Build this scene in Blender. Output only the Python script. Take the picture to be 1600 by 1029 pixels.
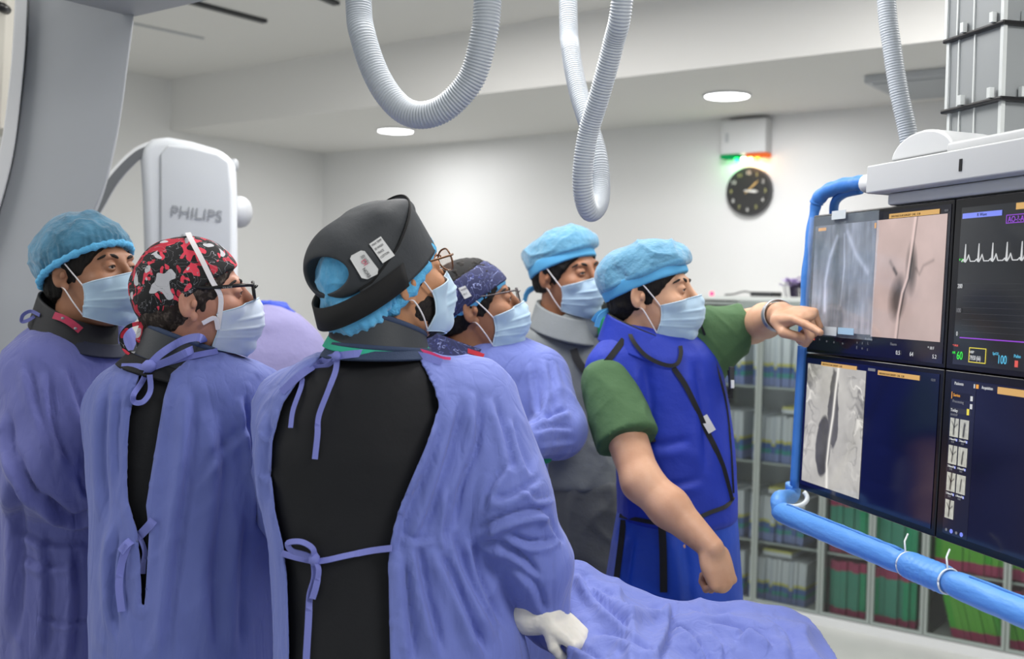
import bpy, bmesh, math, random
import numpy as np
from mathutils import Vector, Matrix
from mathutils.bvhtree import BVHTree

for o in list(bpy.data.objects): bpy.data.objects.remove(o)
scene = bpy.context.scene
COL = scene.collection
random.seed(7)
RNG = np.random.default_rng(7)

# ------------------------------------------------------------------ camera
FPX = 1700.0
PITCH, ROLL = .0365, .02
CAM = np.array([0, 0, 1.58])
FWD = np.array([0, math.cos(PITCH), -math.sin(PITCH)])
_r0 = np.array([1., 0, 0]); _u0 = np.cross(_r0, FWD)
UPV = math.cos(ROLL)*_u0 - math.sin(ROLL)*_r0
RIG = math.cos(ROLL)*_r0 + math.sin(ROLL)*_u0
cam_data = bpy.data.cameras.new('camera')
cam = bpy.data.objects.new('camera', cam_data); COL.objects.link(cam)
cam_data.sensor_width = 36; cam_data.lens = FPX/1600*36
cam_data.clip_start = .05
cam.matrix_world = Matrix(((RIG[0], UPV[0], -FWD[0], CAM[0]), (RIG[1], UPV[1], -FWD[1], CAM[1]),
                           (RIG[2], UPV[2], -FWD[2], CAM[2]), (0, 0, 0, 1)))
cam_data.dof.use_dof = True; cam_data.dof.focus_distance = 2.15; cam_data.dof.aperture_fstop = 3.2
scene.camera = cam
scene.view_settings.view_transform = 'Standard'
scene.view_settings.look = 'None'
scene.view_settings.gamma = 1
scene.view_settings.exposure = 0.0
scene.cycles.use_denoising = True
scene.cycles.max_bounces = 8
scene.cycles.transparent_max_bounces = 12

def ray(x, y): return FWD + RIG*(x-800)/FPX + UPV*(514.5-y)/FPX
def P(x, y, d): return CAM + ray(x, y)*d
def proj(V):
    q = np.asarray(V, float) - CAM
    z = q@FWD
    return 800+FPX*(q@RIG)/z, 514.5-FPX*(q@UPV)/z, z
# room frame: u along the far wall, v out from it towards the viewer
O2 = np.array([-1.41238, 8.03278]); E1 = np.array([.80040, -.59946]); N1 = np.array([-.59946, -.80040])
def R(u, v, z): 
    q = O2 + E1*u + N1*v
    return np.array([q[0], q[1], z])

# ------------------------------------------------------------------ world and lights
w = bpy.data.worlds.new('world'); scene.world = w; w.use_nodes = True
w.node_tree.nodes['Background'].inputs[0].default_value = (.9, .95, 1, 1)
w.node_tree.nodes['Background'].inputs[1].default_value = .8
def area(name, u, v, z, sx, sy, power, col=(1, .98, .95)):
    l = bpy.data.lights.new(name, 'AREA'); l.shape = 'RECTANGLE'; l.size = sx; l.size_y = sy
    l.energy = power; l.color = col
    o = bpy.data.objects.new(name, l); COL.objects.link(o)
    p = R(u, v, z); o.location = p
    o.rotation_euler = (0, 0, math.atan2(E1[1], E1[0]))
    return o
area('unseen_ceiling_light', 4.2, 3.6, 2.84, 1.2, 1.0, 46)
area('unseen_ceiling_light', 6.6, 4.4, 2.84, 1.1, .9, 54)
area('unseen_ceiling_light', 2.6, 5.6, 2.84, 1.2, 1.0, 40)
area('unseen_ceiling_light', 5.4, 2.2, 2.84, 1.6, .6, 40)
area('unseen_ceiling_light', 3.0, 2.4, 2.84, 1.2, .6, 26)  # added lamp, out of view, to brighten the dark cabinet shelves

# ------------------------------------------------------------------ materials
def lin(c):
    if isinstance(c, str):
        c = [int(c[i:i+2], 16)/255 for i in (0, 2, 4)]
        c = [x/12.92 if x <= .04045 else ((x+.055)/1.055)**2.4 for x in c]
    return (*c[:3], 1)
MATS = {}
def mat(name, col, rough=.6, metal=0, bump=None, bump2=None, var=None, sheen=0, spec=.5, alpha=None, trans=0, emit=0, sss=0):
    if name in MATS: return MATS[name]
    m = bpy.data.materials.new(name); m.use_nodes = True; MATS[name] = m
    nt = m.node_tree; b = nt.nodes['Principled BSDF']
    b.inputs['Base Color'].default_value = lin(col)
    b.inputs['Roughness'].default_value = rough; b.inputs['Metallic'].default_value = metal
    b.inputs['Specular IOR Level'].default_value = spec
    b.inputs['Sheen Weight'].default_value = sheen
    if trans: b.inputs['Transmission Weight'].default_value = trans
    if sss:
        b.inputs['Subsurface Weight'].default_value = sss
        b.inputs['Subsurface Radius'].default_value = (.01, .004, .002); b.inputs['Subsurface Scale'].default_value = 1
    if alpha is not None: b.inputs['Alpha'].default_value = alpha
    if emit:
        b.inputs['Emission Color'].default_value = lin(col); b.inputs['Emission Strength'].default_value = emit
    tc = nt.nodes.new('ShaderNodeTexCoord')
    last = None
    for bp in (bump, bump2):
        if not bp: continue
        sc, strength, dist, stretch = (list(bp)+[(1, 1, 1)])[:4]
        mp = nt.nodes.new('ShaderNodeMapping'); mp.inputs['Scale'].default_value = stretch
        nt.links.new(tc.outputs['Object'], mp.inputs[0])
        n = nt.nodes.new('ShaderNodeTexNoise'); n.inputs['Scale'].default_value = sc; n.inputs['Detail'].default_value = 5
        nt.links.new(mp.outputs[0], n.inputs[0])
        bn = nt.nodes.new('ShaderNodeBump'); bn.inputs['Strength'].default_value = strength; bn.inputs['Distance'].default_value = dist
        nt.links.new(n.outputs[0], bn.inputs['Height'])
        if last: nt.links.new(last.outputs[0], bn.inputs['Normal'])
        nt.links.new(bn.outputs[0], b.inputs['Normal']); last = bn
    if var:
        c2, sc = var[0], var[1]; lo, hi = (var[2], var[3]) if len(var) > 2 else (.35, .65)
        n = nt.nodes.new('ShaderNodeTexNoise'); n.inputs['Scale'].default_value = sc; n.inputs['Detail'].default_value = 6
        nt.links.new(tc.outputs['Object'], n.inputs[0])
        r = nt.nodes.new('ShaderNodeMapRange'); r.inputs[1].default_value = lo; r.inputs[2].default_value = hi
        nt.links.new(n.outputs[0], r.inputs[0])
        mx = nt.nodes.new('ShaderNodeMix'); mx.data_type = 'RGBA'
        mx.inputs[6].default_value = lin(col); mx.inputs[7].default_value = lin(c2)
        nt.links.new(r.outputs[0], mx.inputs[0]); nt.links.new(mx.outputs[2], b.inputs['Base Color'])
    return m
def glow(name, col, strength):
    m = bpy.data.materials.new(name); m.use_nodes = True; nt = m.node_tree; nt.nodes.clear()
    e = nt.nodes.new('ShaderNodeEmission'); e.inputs[0].default_value = lin(col); e.inputs[1].default_value = strength
    o = nt.nodes.new('ShaderNodeOutputMaterial'); nt.links.new(e.outputs[0], o.inputs[0]); return m

M_wall = mat('wall_paint', 'e2e2e1', .5, bump=(60, .04, .01))
M_ceil = mat('ceiling_paint', 'e2e1de', .8)
M_floor = mat('vinyl_floor', 'c2c4c0', .35, var=('b6b8b5', 3))
M_white = mat('white_enamel', 'dadcdd', .35)
M_offwhite = mat('offwhite_plastic', 'cfd2d3', .45)
M_grey = mat('grey_plastic', 'a4a8ac', .5)
M_lgrey = mat('light_grey_paint', 'b4b7ba', .5)
M_alu = mat('brushed_aluminium', '8d9193', .5, .2)
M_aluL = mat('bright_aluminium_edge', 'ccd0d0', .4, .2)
M_dark = mat('dark_grey_plastic', '2c2e31', .5)
M_black = mat('black_plastic', '0c0b10', .3)
M_hose = mat('ribbed_hose_plastic', 'b4bac1', .42, spec=.4)
M_blue = mat('blue_foam_wrap', '5d9be6', .45, bump=(9, .35, .02, (1, 1, 4)), bump2=(60, .12, .004))
M_blue2 = mat('deep_blue_wrap', '3f7fd0', .5, bump=(14, .4, .015))
M_green_led = glow('green_led', '20ff60', 9)
M_orange_led = glow('orange_led', 'ff8a30', 8)
M_lamp = glow('lamp_diffuser', 'ffffff', 9)

# ------------------------------------------------------------------ object helpers
def tag(o, label=None, cat=None, group=None, kind=None):
    if label: o['label'] = label
    if cat: o['category'] = cat
    if group: o['group'] = group
    if kind: o['kind'] = kind
    return o
def empty(name, loc, label=None, cat=None, group=None):
    o = bpy.data.objects.new(name, None); COL.objects.link(o); o.empty_display_size = .05
    o.location = [float(x) for x in loc]
    return tag(o, label, cat, group)
def link(name, me, m=None, parent=None, smooth=False, kind=None):
    o = bpy.data.objects.new(name, me); COL.objects.link(o)
    if m is not None:
        for k in (m if isinstance(m, (list, tuple)) else [m]): me.materials.append(k)
    if smooth: me.polygons.foreach_set('use_smooth', [True]*len(me.polygons))
    if parent is not None:
        o.parent = parent
        o.matrix_parent_inverse = Matrix.Translation(parent.location).inverted()   # meshes sit at world zero
    if kind: o['kind'] = kind
    return o
def pydata(name, V, F, m=None, parent=None, smooth=False, kind=None):
    me = bpy.data.meshes.new(name)
    me.from_pydata([tuple(map(float, v)) for v in V], [], [tuple(int(i) for i in f) for f in F]); me.update()
    return link(name, me, m, parent, smooth, kind)
class MB:
    """collects shapes that become one mesh"""
    def __init__(s): s.V = []; s.F = []; s.MI = []
    def add(s, V, F, mi=0):
        n = len(s.V); s.V += [tuple(map(float, v)) for v in V]; s.F += [tuple(i+n for i in f) for f in F]; s.MI += [mi]*len(F)
        return s
    def box8(s, pts, mi=0):      # 4 bottom (ccw) + 4 top
        return s.add(pts, [(3, 2, 1, 0), (4, 5, 6, 7), (0, 1, 5, 4), (1, 2, 6, 5), (2, 3, 7, 6), (3, 0, 4, 7)], mi)
    def rbox(s, u0, u1, v0, v1, z0, z1, mi=0):   # room-frame box
        c = [(u0, v0), (u0, v1), (u1, v1), (u1, v0)]
        return s.box8([R(u, v, z0) for u, v in c]+[R(u, v, z1) for u, v in c], mi)
    def obox(s, c, ax, ay, az, hx, hy, hz, mi=0):  # oriented box
        c, ax, ay, az = map(np.array, (c, ax, ay, az))
        q = [(-1, -1), (1, -1), (1, 1), (-1, 1)]
        return s.box8([c+ax*hx*a+ay*hy*b-az*hz for a, b in q]+[c+ax*hx*a+ay*hy*b+az*hz for a, b in q], mi)
    def tube(s, pts, rad, n=12, mi=0, caps=True):
        pts = [np.array(p, float) for p in pts]; k = len(pts)
        rad = rad if hasattr(rad, '__len__') else [rad]*k
        T = [(pts[min(i+1, k-1)]-pts[max(i-1, 0)]) for i in range(k)]; T = [t/np.linalg.norm(t) for t in T]
        a = np.cross(T[0], [0, 0, 1.]); 
        if np.linalg.norm(a) < 1e-3: a = np.cross(T[0], [1., 0, 0])
        V = []; 
        for i in range(k):
            a = a - T[i]*(a@T[i]); a /= np.linalg.norm(a); b = np.cross(T[i], a)
            for j in range(n):
                t = 2*math.pi*j/n; V.append(pts[i]+rad[i]*(a*math.cos(t)+b*math.sin(t)))
        F = [(i*n+j, i*n+(j+1) % n, (i+1)*n+(j+1) % n, (i+1)*n+j) for i in range(k-1) for j in range(n)]
        if caps: F += [tuple(range(n))[::-1], tuple((k-1)*n+j for j in range(n))]
        return s.add(V, F, mi)
    def prism(s, poly, off, mi=0):   # polygon (3d points) extruded by vector off
        n = len(poly); off = np.array(off)
        V = [np.array(p) for p in poly]+[np.array(p)+off for p in poly]
        F = [tuple(range(n))[::-1], tuple(range(n, 2*n))]+[(i, (i+1) % n, n+(i+1) % n, n+i) for i in range(n)]
        return s.add(V, F, mi)
    def build(s, name, m, parent=None, smooth=False, kind=None, bevel=0, seg=2):
        me = bpy.data.meshes.new(name); me.from_pydata(s.V, [], s.F)
        bm = bmesh.new(); bm.from_mesh(me)
        bmesh.ops.recalc_face_normals(bm, faces=bm.faces)
        bm.to_mesh(me); bm.free()
        if any(s.MI): me.polygons.foreach_set('material_index', s.MI)
        me.update()
        o = link(name, me, m, parent, smooth, kind)
        if bevel:
            b = o.modifiers.new('bevel', 'BEVEL'); b.width = bevel; b.segments = seg; b.limit_method = 'ANGLE'; b.angle_limit = .6
            me.polygons.foreach_set('use_smooth', [True]*len(me.polygons))
            wn = o.modifiers.new('wn', 'WEIGHTED_NORMAL'); wn.keep_sharp = False
        elif smooth == 'auto':
            pass
        return o
def catmull(pts, n=12):
    pts = [np.array(p, float) for p in pts]; Q = [pts[0]*2-pts[1]]+pts+[pts[-1]*2-pts[-2]]
    out = []
    for i in range(1, len(Q)-2):
        p0, p1, p2, p3 = Q[i-1:i+3]
        for k in range(n):
            t = k/n
            out.append(.5*((2*p1)+(-p0+p2)*t+(2*p0-5*p1+4*p2-p3)*t*t+(-p0+3*p1-3*p2+p3)*t**3))
    out.append(pts[-1]); return out
def disc(name, c, nrm, r, m, parent=None, thick=.004, n=40):
    nrm = np.array(nrm, float); nrm /= np.linalg.norm(nrm)
    mb = MB(); mb.tube([np.array(c)-nrm*thick/2, np.array(c)+nrm*thick/2], r, n)
    return mb.build(name, m, parent)
def text(name, s, origin, ax, ay, h, m, parent, depth=.0004, align='LEFT', xs=1):
    cu = bpy.data.curves.new(name, 'FONT'); cu.body = s; cu.size = h/.72; cu.align_x = align; cu.extrude = depth; cu.resolution_u = 3
    t = bpy.data.objects.new('tmp', cu); COL.objects.link(t)
    dg = bpy.context.evaluated_depsgraph_get(); me = bpy.data.meshes.new_from_object(t.evaluated_get(dg))
    bpy.data.objects.remove(t); me.name = name
    ax = np.array(ax, float); ax /= np.linalg.norm(ax); ay = np.array(ay, float); ay -= ax*(ax@ay); ay /= np.linalg.norm(ay); az = np.cross(ax, ay)
    origin = np.array(origin, float)
    for v in me.vertices:
        q = origin+ax*v.co.x*xs+ay*v.co.y+az*v.co.z; v.co = q
    me.materials.clear()
    return link(name, me, m, parent)

# ------------------------------------------------------------------ room
Zs, Zc = 2.55, 2.87
VB = 1.32
MB().rbox(-.2, 9.6, -.2, 9.2, -.1, 0).build('floor', M_floor, kind='structure')
MB().rbox(0, 9.4, -.12, 0, 0, Zs+.45).build('wall_back', M_wall, kind='structure')
MB().rbox(-.12, 0, -.12, 9, 0, Zs+.45).build('wall_left', M_wall, kind='structure')
MB().rbox(9.4, 9.52, -.12, 9, 0, 3.0).build('wall_right', M_wall, kind='structure')
mb = MB(); mb.rbox(0, 9.4, VB, 9, Zc, Zc+.13)
mb.build('ceiling', M_ceil, kind='structure')
MB().rbox(0, 9.4, 0, VB, Zs, Zc+.13).build('trim_1', M_ceil, kind='structure')   # lowered soffit along the wall

# recessed downlights in the soffit
def ceil_hit(x, y, z):
    d = ray(x, y); return CAM+d*(z-CAM[2])/d[2]
for i, (x, y, lb) in enumerate([(1136, 148, 'round white recessed downlight in the soffit above the wall clock, right of the hoses'),
                                (618, 203, 'round white recessed downlight in the soffit behind the U-shaped hose at left')]):
    c = ceil_hit(x, y, Zs)
    t = empty('ceiling_downlight', c, lb, 'ceiling light', 'recessed downlights in the soffit')
    disc('diffuser', c+[0, 0, -.006], [0, 0, 1], .105, M_lamp, t, .008)
    mb = MB()
    ring = [c+np.array([math.cos(a)*.112, math.sin(a)*.112, -.005]) for a in np.linspace(0, 2*math.pi, 41)]
    mb.tube(ring, .006, 8, caps=False); mb.build('trim_ring', M_white, t, True)
    l = bpy.data.lights.new('downlight_spot', 'AREA'); l.shape = 'DISK'; l.size = .2; l.energy = 9
    lo = bpy.data.objects.new('downlight_spot', l); COL.objects.link(lo); lo.location = c+[0, 0, -.02]
# ceiling track slots
def rail(x0, y0, x1, y1, lb):
    a, b = ceil_hit(x0, y0, Zc), ceil_hit(x1, y1, Zc)
    d = (b-a)/np.linalg.norm(b-a); s = np.cross(d, [0, 0, 1])
    o = MB().obox((a+b)/2-[0, 0, .008], d, s, [0, 0, 1], np.linalg.norm(b-a)/2, .018, .008).build('ceiling_rail', M_dark)
    tag(o, lb, 'ceiling rail', 'ceiling rails')
rail(240, -15, 414, 31, 'dark track slot in the ceiling, the upper of two at the top left')
o = MB()
a, b = ceil_hit(206, 35, Zc), ceil_hit(318, 59, Zc); d = (b-a)/np.linalg.norm(b-a)
o = MB().obox((a+b)/2-[0, 0, .004], d, np.cross(d, [0, 0, 1]), [0, 0, 1], np.linalg.norm(b-a)/2, .009, .004).build('ceiling_rail', M_lgrey)
tag(o, 'thin light grey rail on the ceiling, below the dark slot at the top left', 'ceiling rail', 'ceiling rails')
rail(500, -8, 526, 3, 'short dark track slot at the top edge left of the U-shaped hose')
# flat ceiling cassette panel and sprinkler on the soffit at right
t = empty('ceiling_air_unit', R(4.45, .55, Zs), 'flat white square air unit on the soffit beside the grey telescopic column', 'air unit')
MB().rbox(4.28, 4.95, .3, .82, Zs-.035, Zs-.001).build('casing', M_lgrey, t, bevel=.004)
MB().rbox(4.31, 4.92, .33, .79, Zs-.04, Zs-.034).build('grille', M_grey, t)
c = ceil_hit(1380, 122, Zs)
t = empty('sprinkler_head', c, 'tiny dark sprinkler head on the soffit left of the air unit', 'sprinkler')
mb = MB(); mb.tube([c, c-[0, 0, .03]], .007, 10); mb.tube([c-[0, 0, .03], c-[0, 0, .034]], .022, 14); mb.build('nozzle', M_dark, t)

# ---- emergency light box and clock on the far wall
cz = 2.45
u0, u1 = 3.235, 3.50
t = empty('emergency_light', R(3.37, .04, 2.34), 'white wall box with lit green and orange lamps beneath it, above the clock', 'emergency light')
MB().rbox(u0, u1, .001, .085, 2.345, 2.53).build('casing', mat('emergency_box_white', 'd5d6d6', .4), t, bevel=.008)
MB().rbox(u0+.03, u0+.05, .084, .088, 2.41, 2.46).build('window', M_lgrey, t)
mb = MB().rbox(u0, u0+.11, .005, .08, 2.325, 2.344); mb.build('green_strip', glow('green_strip', '20a860', .8), t)
mb = MB().rbox(u0+.15, u1, .005, .08, 2.325, 2.344); mb.build('orange_strip', glow('orange_strip', 'e8703a', 1.1), t)
for k, (uu, g) in enumerate(((.085, M_green_led), (.125, glow('white_led', 'fff6e0', 10)), (.165, glow('amber_led', 'ffd080', 9)), (.205, M_orange_led))):
    c = R(u0+uu, .05, 2.315)
    mb = MB(); mb.tube([c+[0, 0, .012], c+[0, 0, .004], c-[0, 0, .006], c-[0, 0, .01]], [.013, .013, .01, .004], 12); mb.build('led_lamp', g, t, True)
for uu, c_, e in ((.06, (.2, 1, .4), .3), (.19, (1, .55, .25), .5)):
    l = bpy.data.lights.new('led_glow', 'POINT'); l.energy = e; l.color = c_; l.shadow_soft_size = .02
    lo = bpy.data.objects.new('led_glow', l); COL.objects.link(lo); lo.location = R(u0+uu, .06, 2.29); lo.parent = t; lo.matrix_parent_inverse = Matrix.Translation(t.location).inverted()

cc = R(3.385, 0, 2.145); CR = .132
t = empty('wall_clock', cc, 'round black wall clock with pale numerals below the emergency light box', 'clock')
nn = np.array([*N1, 0]); ee = np.array([*E1, 0]); zz = np.array([0, 0, 1.])
disc('case', cc+nn*.017, nn, CR, mat('clock_case', '3a3a3c', .4), t, .034, 48)
disc('dial', cc+nn*.0355, nn, CR*.94, mat('clock_dial', '262626', .5), t, .003, 48)
M_num = mat('clock_numeral_white', 'd8d8d4', .5); M_numy = mat('clock_numeral_yellow', 'b9b774', .5)
for h in range(1, 13):
    a = math.radians(90-30*h); q = cc+nn*.0375+(ee*math.cos(a)+zz*(math.sin(a)))*CR*.76
    text('numeral', str(h), q-zz*.011, ee, zz, .022, M_num if h % 2 == 0 else M_numy, t, .0008, 'CENTER')
def hand(name, ang, l, wd, m):
    a = math.radians(90-ang); d = ee*math.cos(a)+zz*math.sin(a); s = np.cross(nn, d)
    MB().prism([cc+nn*.040-d*.02-s*wd*.5, cc+nn*.040+d*l*.7-s*wd, cc+nn*.040+d*l, cc+nn*.040+d*l*.7+s*wd, cc+nn*.040-d*.02+s*wd*.5], nn*.0015).build(name, m, t)
hand('minute_hand', 48, .085, .005, mat('clock_hand_amber', 'c9a86a', .5)); hand('hour_hand', 95, .062, .008, M_num)

# ---- glass fronted storage cabinets with boxed catheters
M_glass = bpy.data.materials.new('cabinet_glass'); M_glass.use_nodes = True
nt = M_glass.node_tree; nt.nodes.clear()
tr = nt.nodes.new('ShaderNodeBsdfTransparent'); tr.inputs[0].default_value = (.97, .99, .98, 1)
gl = nt.nodes.new('ShaderNodeBsdfGlossy'); gl.inputs['Roughness'].default_value = .05
fr = nt.nodes.new('ShaderNodeFresnel'); fr.inputs[0].default_value = 1.45
mx = nt.nodes.new('ShaderNodeMixShader'); out = nt.nodes.new('ShaderNodeOutputMaterial')
nt.links.new(fr.outputs[0], mx.inputs[0]); nt.links.new(tr.outputs[0], mx.inputs[1]); nt.links.new(gl.outputs[0], mx.inputs[2]); nt.links.new(mx.outputs[0], out.inputs[0])
M_frame = mat('cabinet_frame', 'd6dbd8', .45)
M_frameg = mat('cabinet_glazing_bar', '9aa39f', .45, .2)
M_shelf = mat('frosted_glass_shelf', 'b5bfbb', .3)
ZT = 1.55
SH = [.03, .34, .74, 1.12]
def cabinet(u0, u1, lb):
    t = empty('storage_cabinet', R((u0+u1)/2, .27, 0), lb, 'cabinet', 'glass fronted cabinets along the back wall')
    mb = MB()
    mb.rbox(u0, u1, .02, .035, 0, ZT)                     # back
    for ua in (u0, u1-.012): mb.rbox(ua, ua+.012, .46, .48, 0, ZT); mb.rbox(ua, ua+.012, .035, .05, 0, ZT)
    mb.rbox(u0, u1, .485, .50, ZT, ZT+.018); mb.rbox(u0, u0+.012, .035, .485, ZT, ZT+.018); mb.rbox(u1-.012, u1, .035, .485, ZT, ZT+.018); mb.rbox(u0+.015, u1-.015, .035, .48, 0, .03)
    mb.build('carcass', M_frame, t)
    MB().rbox(u0+.013, u1-.013, .036, .484, ZT+.004, ZT+.010).build('top_pane', M_glass, t)
    for ua in (u0+.003, u1-.009): MB().rbox(ua, ua+.006, .051, .459, .03, ZT).build('side_pane', M_glass, t)
    for z in SH[1:]:
        MB().rbox(u0+.016, u1-.016, .036, .455, z-.008, z).build('shelf', M_glass, t)
        MB().rbox(u0+.016, u1-.016, .4551, .459, z-.009, z+.001).build('shelf_edge', M_shelf, t)
    mid = (u0+u1)/2
    for a, b in ((u0+.002, mid-.002), (mid+.002, u1-.002)):
        d = MB(); f = .014
        for q in ((a, a+f, .04, ZT-.01), (b-f, b, .04, ZT-.01)): d.rbox(q[0], q[1], .482, .5, q[2], q[3])
        d.rbox(a+f, b-f, .482, .5, .04, .04+f); d.rbox(a+f, b-f, .482, .5, ZT-.01-f, ZT-.01)
        dd = d.build('door', M_frameg, t)
        MB().rbox(a+f, b-f, .489, .494, .04+f, ZT-.01-f).build('pane', M_glass, dd)
    MB().rbox(u0, u1, .46, .53, .0, .035).build('plinth', M_white, t)
cabinet(2.62, 3.34, 'glass fronted white cabinet standing behind the man in the blue vest')
cabinet(3.34, 4.03, 'glass fronted cabinet of blue and yellow banded boxes beside the monitor stand')
cabinet(4.03, 4.52, 'glass fronted cabinet holding magenta and teal boxes under the monitors')
cabinet(4.52, 5.22, 'rightmost glass fronted cabinet holding magenta and lime green boxes')
pals = {
 'blue': [('dde3e8', .52), ('d0cf72', .07), ('3d6cb0', .13), ('2f9694', .10), ('8092c8', .18)],
 'plain': [('ccd4dc', .6), ('c0c268', .06), ('4263a6', .16), ('7888ba', .18)],
 'teal': [('a9305e', .17), ('3f9a80', .68), ('a22a58', .15)],
 'emerald': [('b0305f', .17), ('0fa573', .68), ('a22a58', .15)],
 'lime': [('b03a66', .14), ('5fb52c', .68), ('a82a5c', .18)],
 'green': [('b03a66', .14), ('3fae1c', .68), ('a82a5c', .18)],
}
BM = {}
def bandmat(c):
    if c not in BM: BM[c] = mat('carton_'+c, c, .5, bump=(40, .1, .003))
    return BM[c]
def carton(u, z, wd, h, dp, pal, lean, v1=.44, label='', group=''):
    bands = pals[pal]; tot = h
    mb = MB(); zc = z+h
    mats = []
    nn_ = 0
    for c, fr_ in bands:
        z1 = zc; z0 = zc-fr_*tot
        def pt(uu, vv, zz_): return R(uu+math.sin(lean)*(zz_-z), vv, z+(zz_-z)*math.cos(lean))
        q = [(u, v1-dp), (u, v1), (u+wd, v1), (u+wd, v1-dp)]
        mb.box8([pt(a, b, z0) for a, b in q]+[pt(a, b, z1) for a, b in q], nn_)
        mats.append(bandmat(c)); nn_ += 1; zc = z0
    o = mb.build('catheter_box', mats)
    return tag(o, label, 'box', group)
rowname = {1.12: 'top', .74: 'second', .34: 'third', .03: 'bottom'}
def row(ua, ub, z, pal_f, wd, h, cabname, lean_f=lambda k: 0, dense=1.0):
    u = ua; k = 0
    while u+wd < ub:
        w_ = wd*RNG.uniform(.85, 1.15)
        if RNG.random() < dense:
            pal = pal_f(k)
            colr = {'blue': 'white, yellow and blue banded', 'plain': 'pale blue banded', 'teal': 'magenta ended teal', 'emerald': 'magenta ended emerald', 'lime': 'magenta ended lime', 'green': 'magenta ended bright green'}[pal]
            carton(u, z+.001, w_*.93, h*RNG.uniform(.97, 1.02), RNG.uniform(.28, .33), pal, lean_f(k), .43+RNG.uniform(-.02, .01),
                   '%s box, upright on %s shelf, %s cabinet' % (colr, rowname[z], cabname), '%s boxes on the %s shelf of the %s cabinet' % (colr, rowname[z], cabname))
        u += w_; k += 1
for z, h in ((1.12, .245), (.74, .24), (.34, .235), (.03, .23)):
    row(3.36, 3.60, z, lambda k: 'blue' if k % 4 else 'plain', .022, h, 'blue box')
    row(3.62, 3.93, z, lambda k: 'blue' if k % 5 else 'plain', .022, h*(1 if z > 1 else .96), 'blue box', (lambda k: .09 if k > 8 else .0) if z > 1 else (lambda k: .03))
for z, h in ((1.12, .24), (.74, .24), (.34, .27), (.03, .27)):
    if z < .5: row(4.05, 4.49, z, lambda k: 'emerald' if k in (5, 6, 7, 12, 13) else 'teal', .03, h, 'teal box')
    if z < .5: row(4.54 if z > .1 else 4.63, 4.98, z, (lambda k: 'lime' if k % 7 else 'green'), .03, h, 'lime box', (lambda k: -.25) if z < .1 else (lambda k: .0))
# loose flat cartons lying on the left shelves
for (u, z, wd, lb) in ((3.78, .99, .14, 'flat pale blue carton lying on top of the upright boxes on the second shelf'), (3.72, .58, .16, 'flat yellow edged carton lying on the boxes of the third shelf'), (3.70, .265, .15, 'flat white carton lying on the boxes of the bottom shelf')):
    o = MB(); o.rbox(u, u+wd, .15, .42, z, z+.02, 0); o.rbox(u, u+wd, .15, .42, z+.02, z+.032, 1)
    tag(o.build('flat_carton', [bandmat('dde3e8'), bandmat('d0cf72')]), lb, 'carton')
# things on top of the cabinets
t = empty('artificial_flowers', R(3.83, .3, ZT+.02), 'clump of pale purple artificial flowers on the cabinet behind the pointing hand', 'flowers')
mb = MB(); lf = MB()
for k in range(110):
    a = RNG.uniform(0, 6.28); r_ = RNG.uniform(0, .14)
    c = R(3.85+r_*math.cos(a)*1.1, .3+r_*math.sin(a)*.8, ZT+.075+RNG.uniform(-.02, .035)*(1.2-r_*4))
    for j in range(5):
        b_ = a+j*1.256; d = np.array([math.cos(b_), math.sin(b_), RNG.uniform(-.1, .6)]); s = np.cross(d, [0, 0, 1]); L = .032
        mb.add([c, c+d*L*.5+s*.014, c+d*L, c+d*L*.5-s*.014], [(0, 1, 2, 3)])
    g = R(3.85+r_*math.cos(a), .3+r_*math.sin(a)*.7, ZT+.021)
    lf.tube([g, c], .0025, 5)
mb.build('petals', mat('lilac_petal', 'bfaed6', .7), t); lf.build('stems', mat('dark_stem', '3d3350', .7), t)
t = empty('cable_box', R(3.6, .32, ZT+.02), 'small black device with a cable lying on the cabinet above the forearm', 'device')
MB().rbox(3.57, 3.69, .25, .38, ZT+.0205, ZT+.045).build('casing', M_dark, t, bevel=.004)
mb = MB(); mb.tube(catmull([R(3.57, .3, ZT+.03), R(3.52, .33, ZT+.045), R(3.47, .36, ZT+.03), R(3.44, .4, ZT+.026)], 6), .004, 8); mb.build('cable', M_dark, t, True)
t = empty('status_lamp', R(3.40, .47, ZT+.02), 'small glowing pink red lamp on the cabinet edge right of the masked man', 'lamp')
mb = MB(); c = R(3.40, .47, ZT+.0205); mb.tube([c, c+[0, 0, .012], c+[0, 0, .018], c+[0, 0, .021]], [.010, .010, .008, .003], 12); mb.build('bulb', glow('pink_led', 'ff3a6a', 3), t, True)
# ------------------------------------------------------------------ ceiling carriage and curved stand at left
GD = 2.95
t = empty('imaging_gantry_stand', P(100, 300, GD), 'tall light grey curved stand of the imaging gantry at the left edge', 'medical stand')
def outline(name, pts, d, thick, m, parent, bevel=.006, sub=4, closed=True):
    """side profile given at distance d, with its real thickness going back"""
    poly = [P(x, y, d) for x, y in pts]
    cx_ = sum(p[0] for p in pts)/len(pts); return MB().prism(poly, ray(cx_+60*(cx_<200), 500)*thick).build(name, m, parent, bevel=bevel, seg=3)
Rr = catmull([(215, -60), (209, 27), (200, 100), (190, 175), (178, 235), (160, 300), (128, 370), (90, 450), (62, 540), (50, 640), (50, 760)], 6)
Ll = catmull([(52, 760), (-40, 640), (-45, 540), (-30, 420), (2, 320), (22, 240), (34, 150), (42, 60), (46, -60)], 6)
pts = [(p[0], p[1]) for p in Rr]+[(-60, 760)]+[(p[0], p[1]) for p in Ll[1:]]
outline('main_panel', pts, GD, .22, mat('gantry_panel', '9fa2a6', .5), t)
Lo = catmull([(-80, 640), (-85, 540), (-68, 420), (-30, 320), (-2, 240), (12, 150), (20, 60), (26, -60)], 6)
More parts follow.
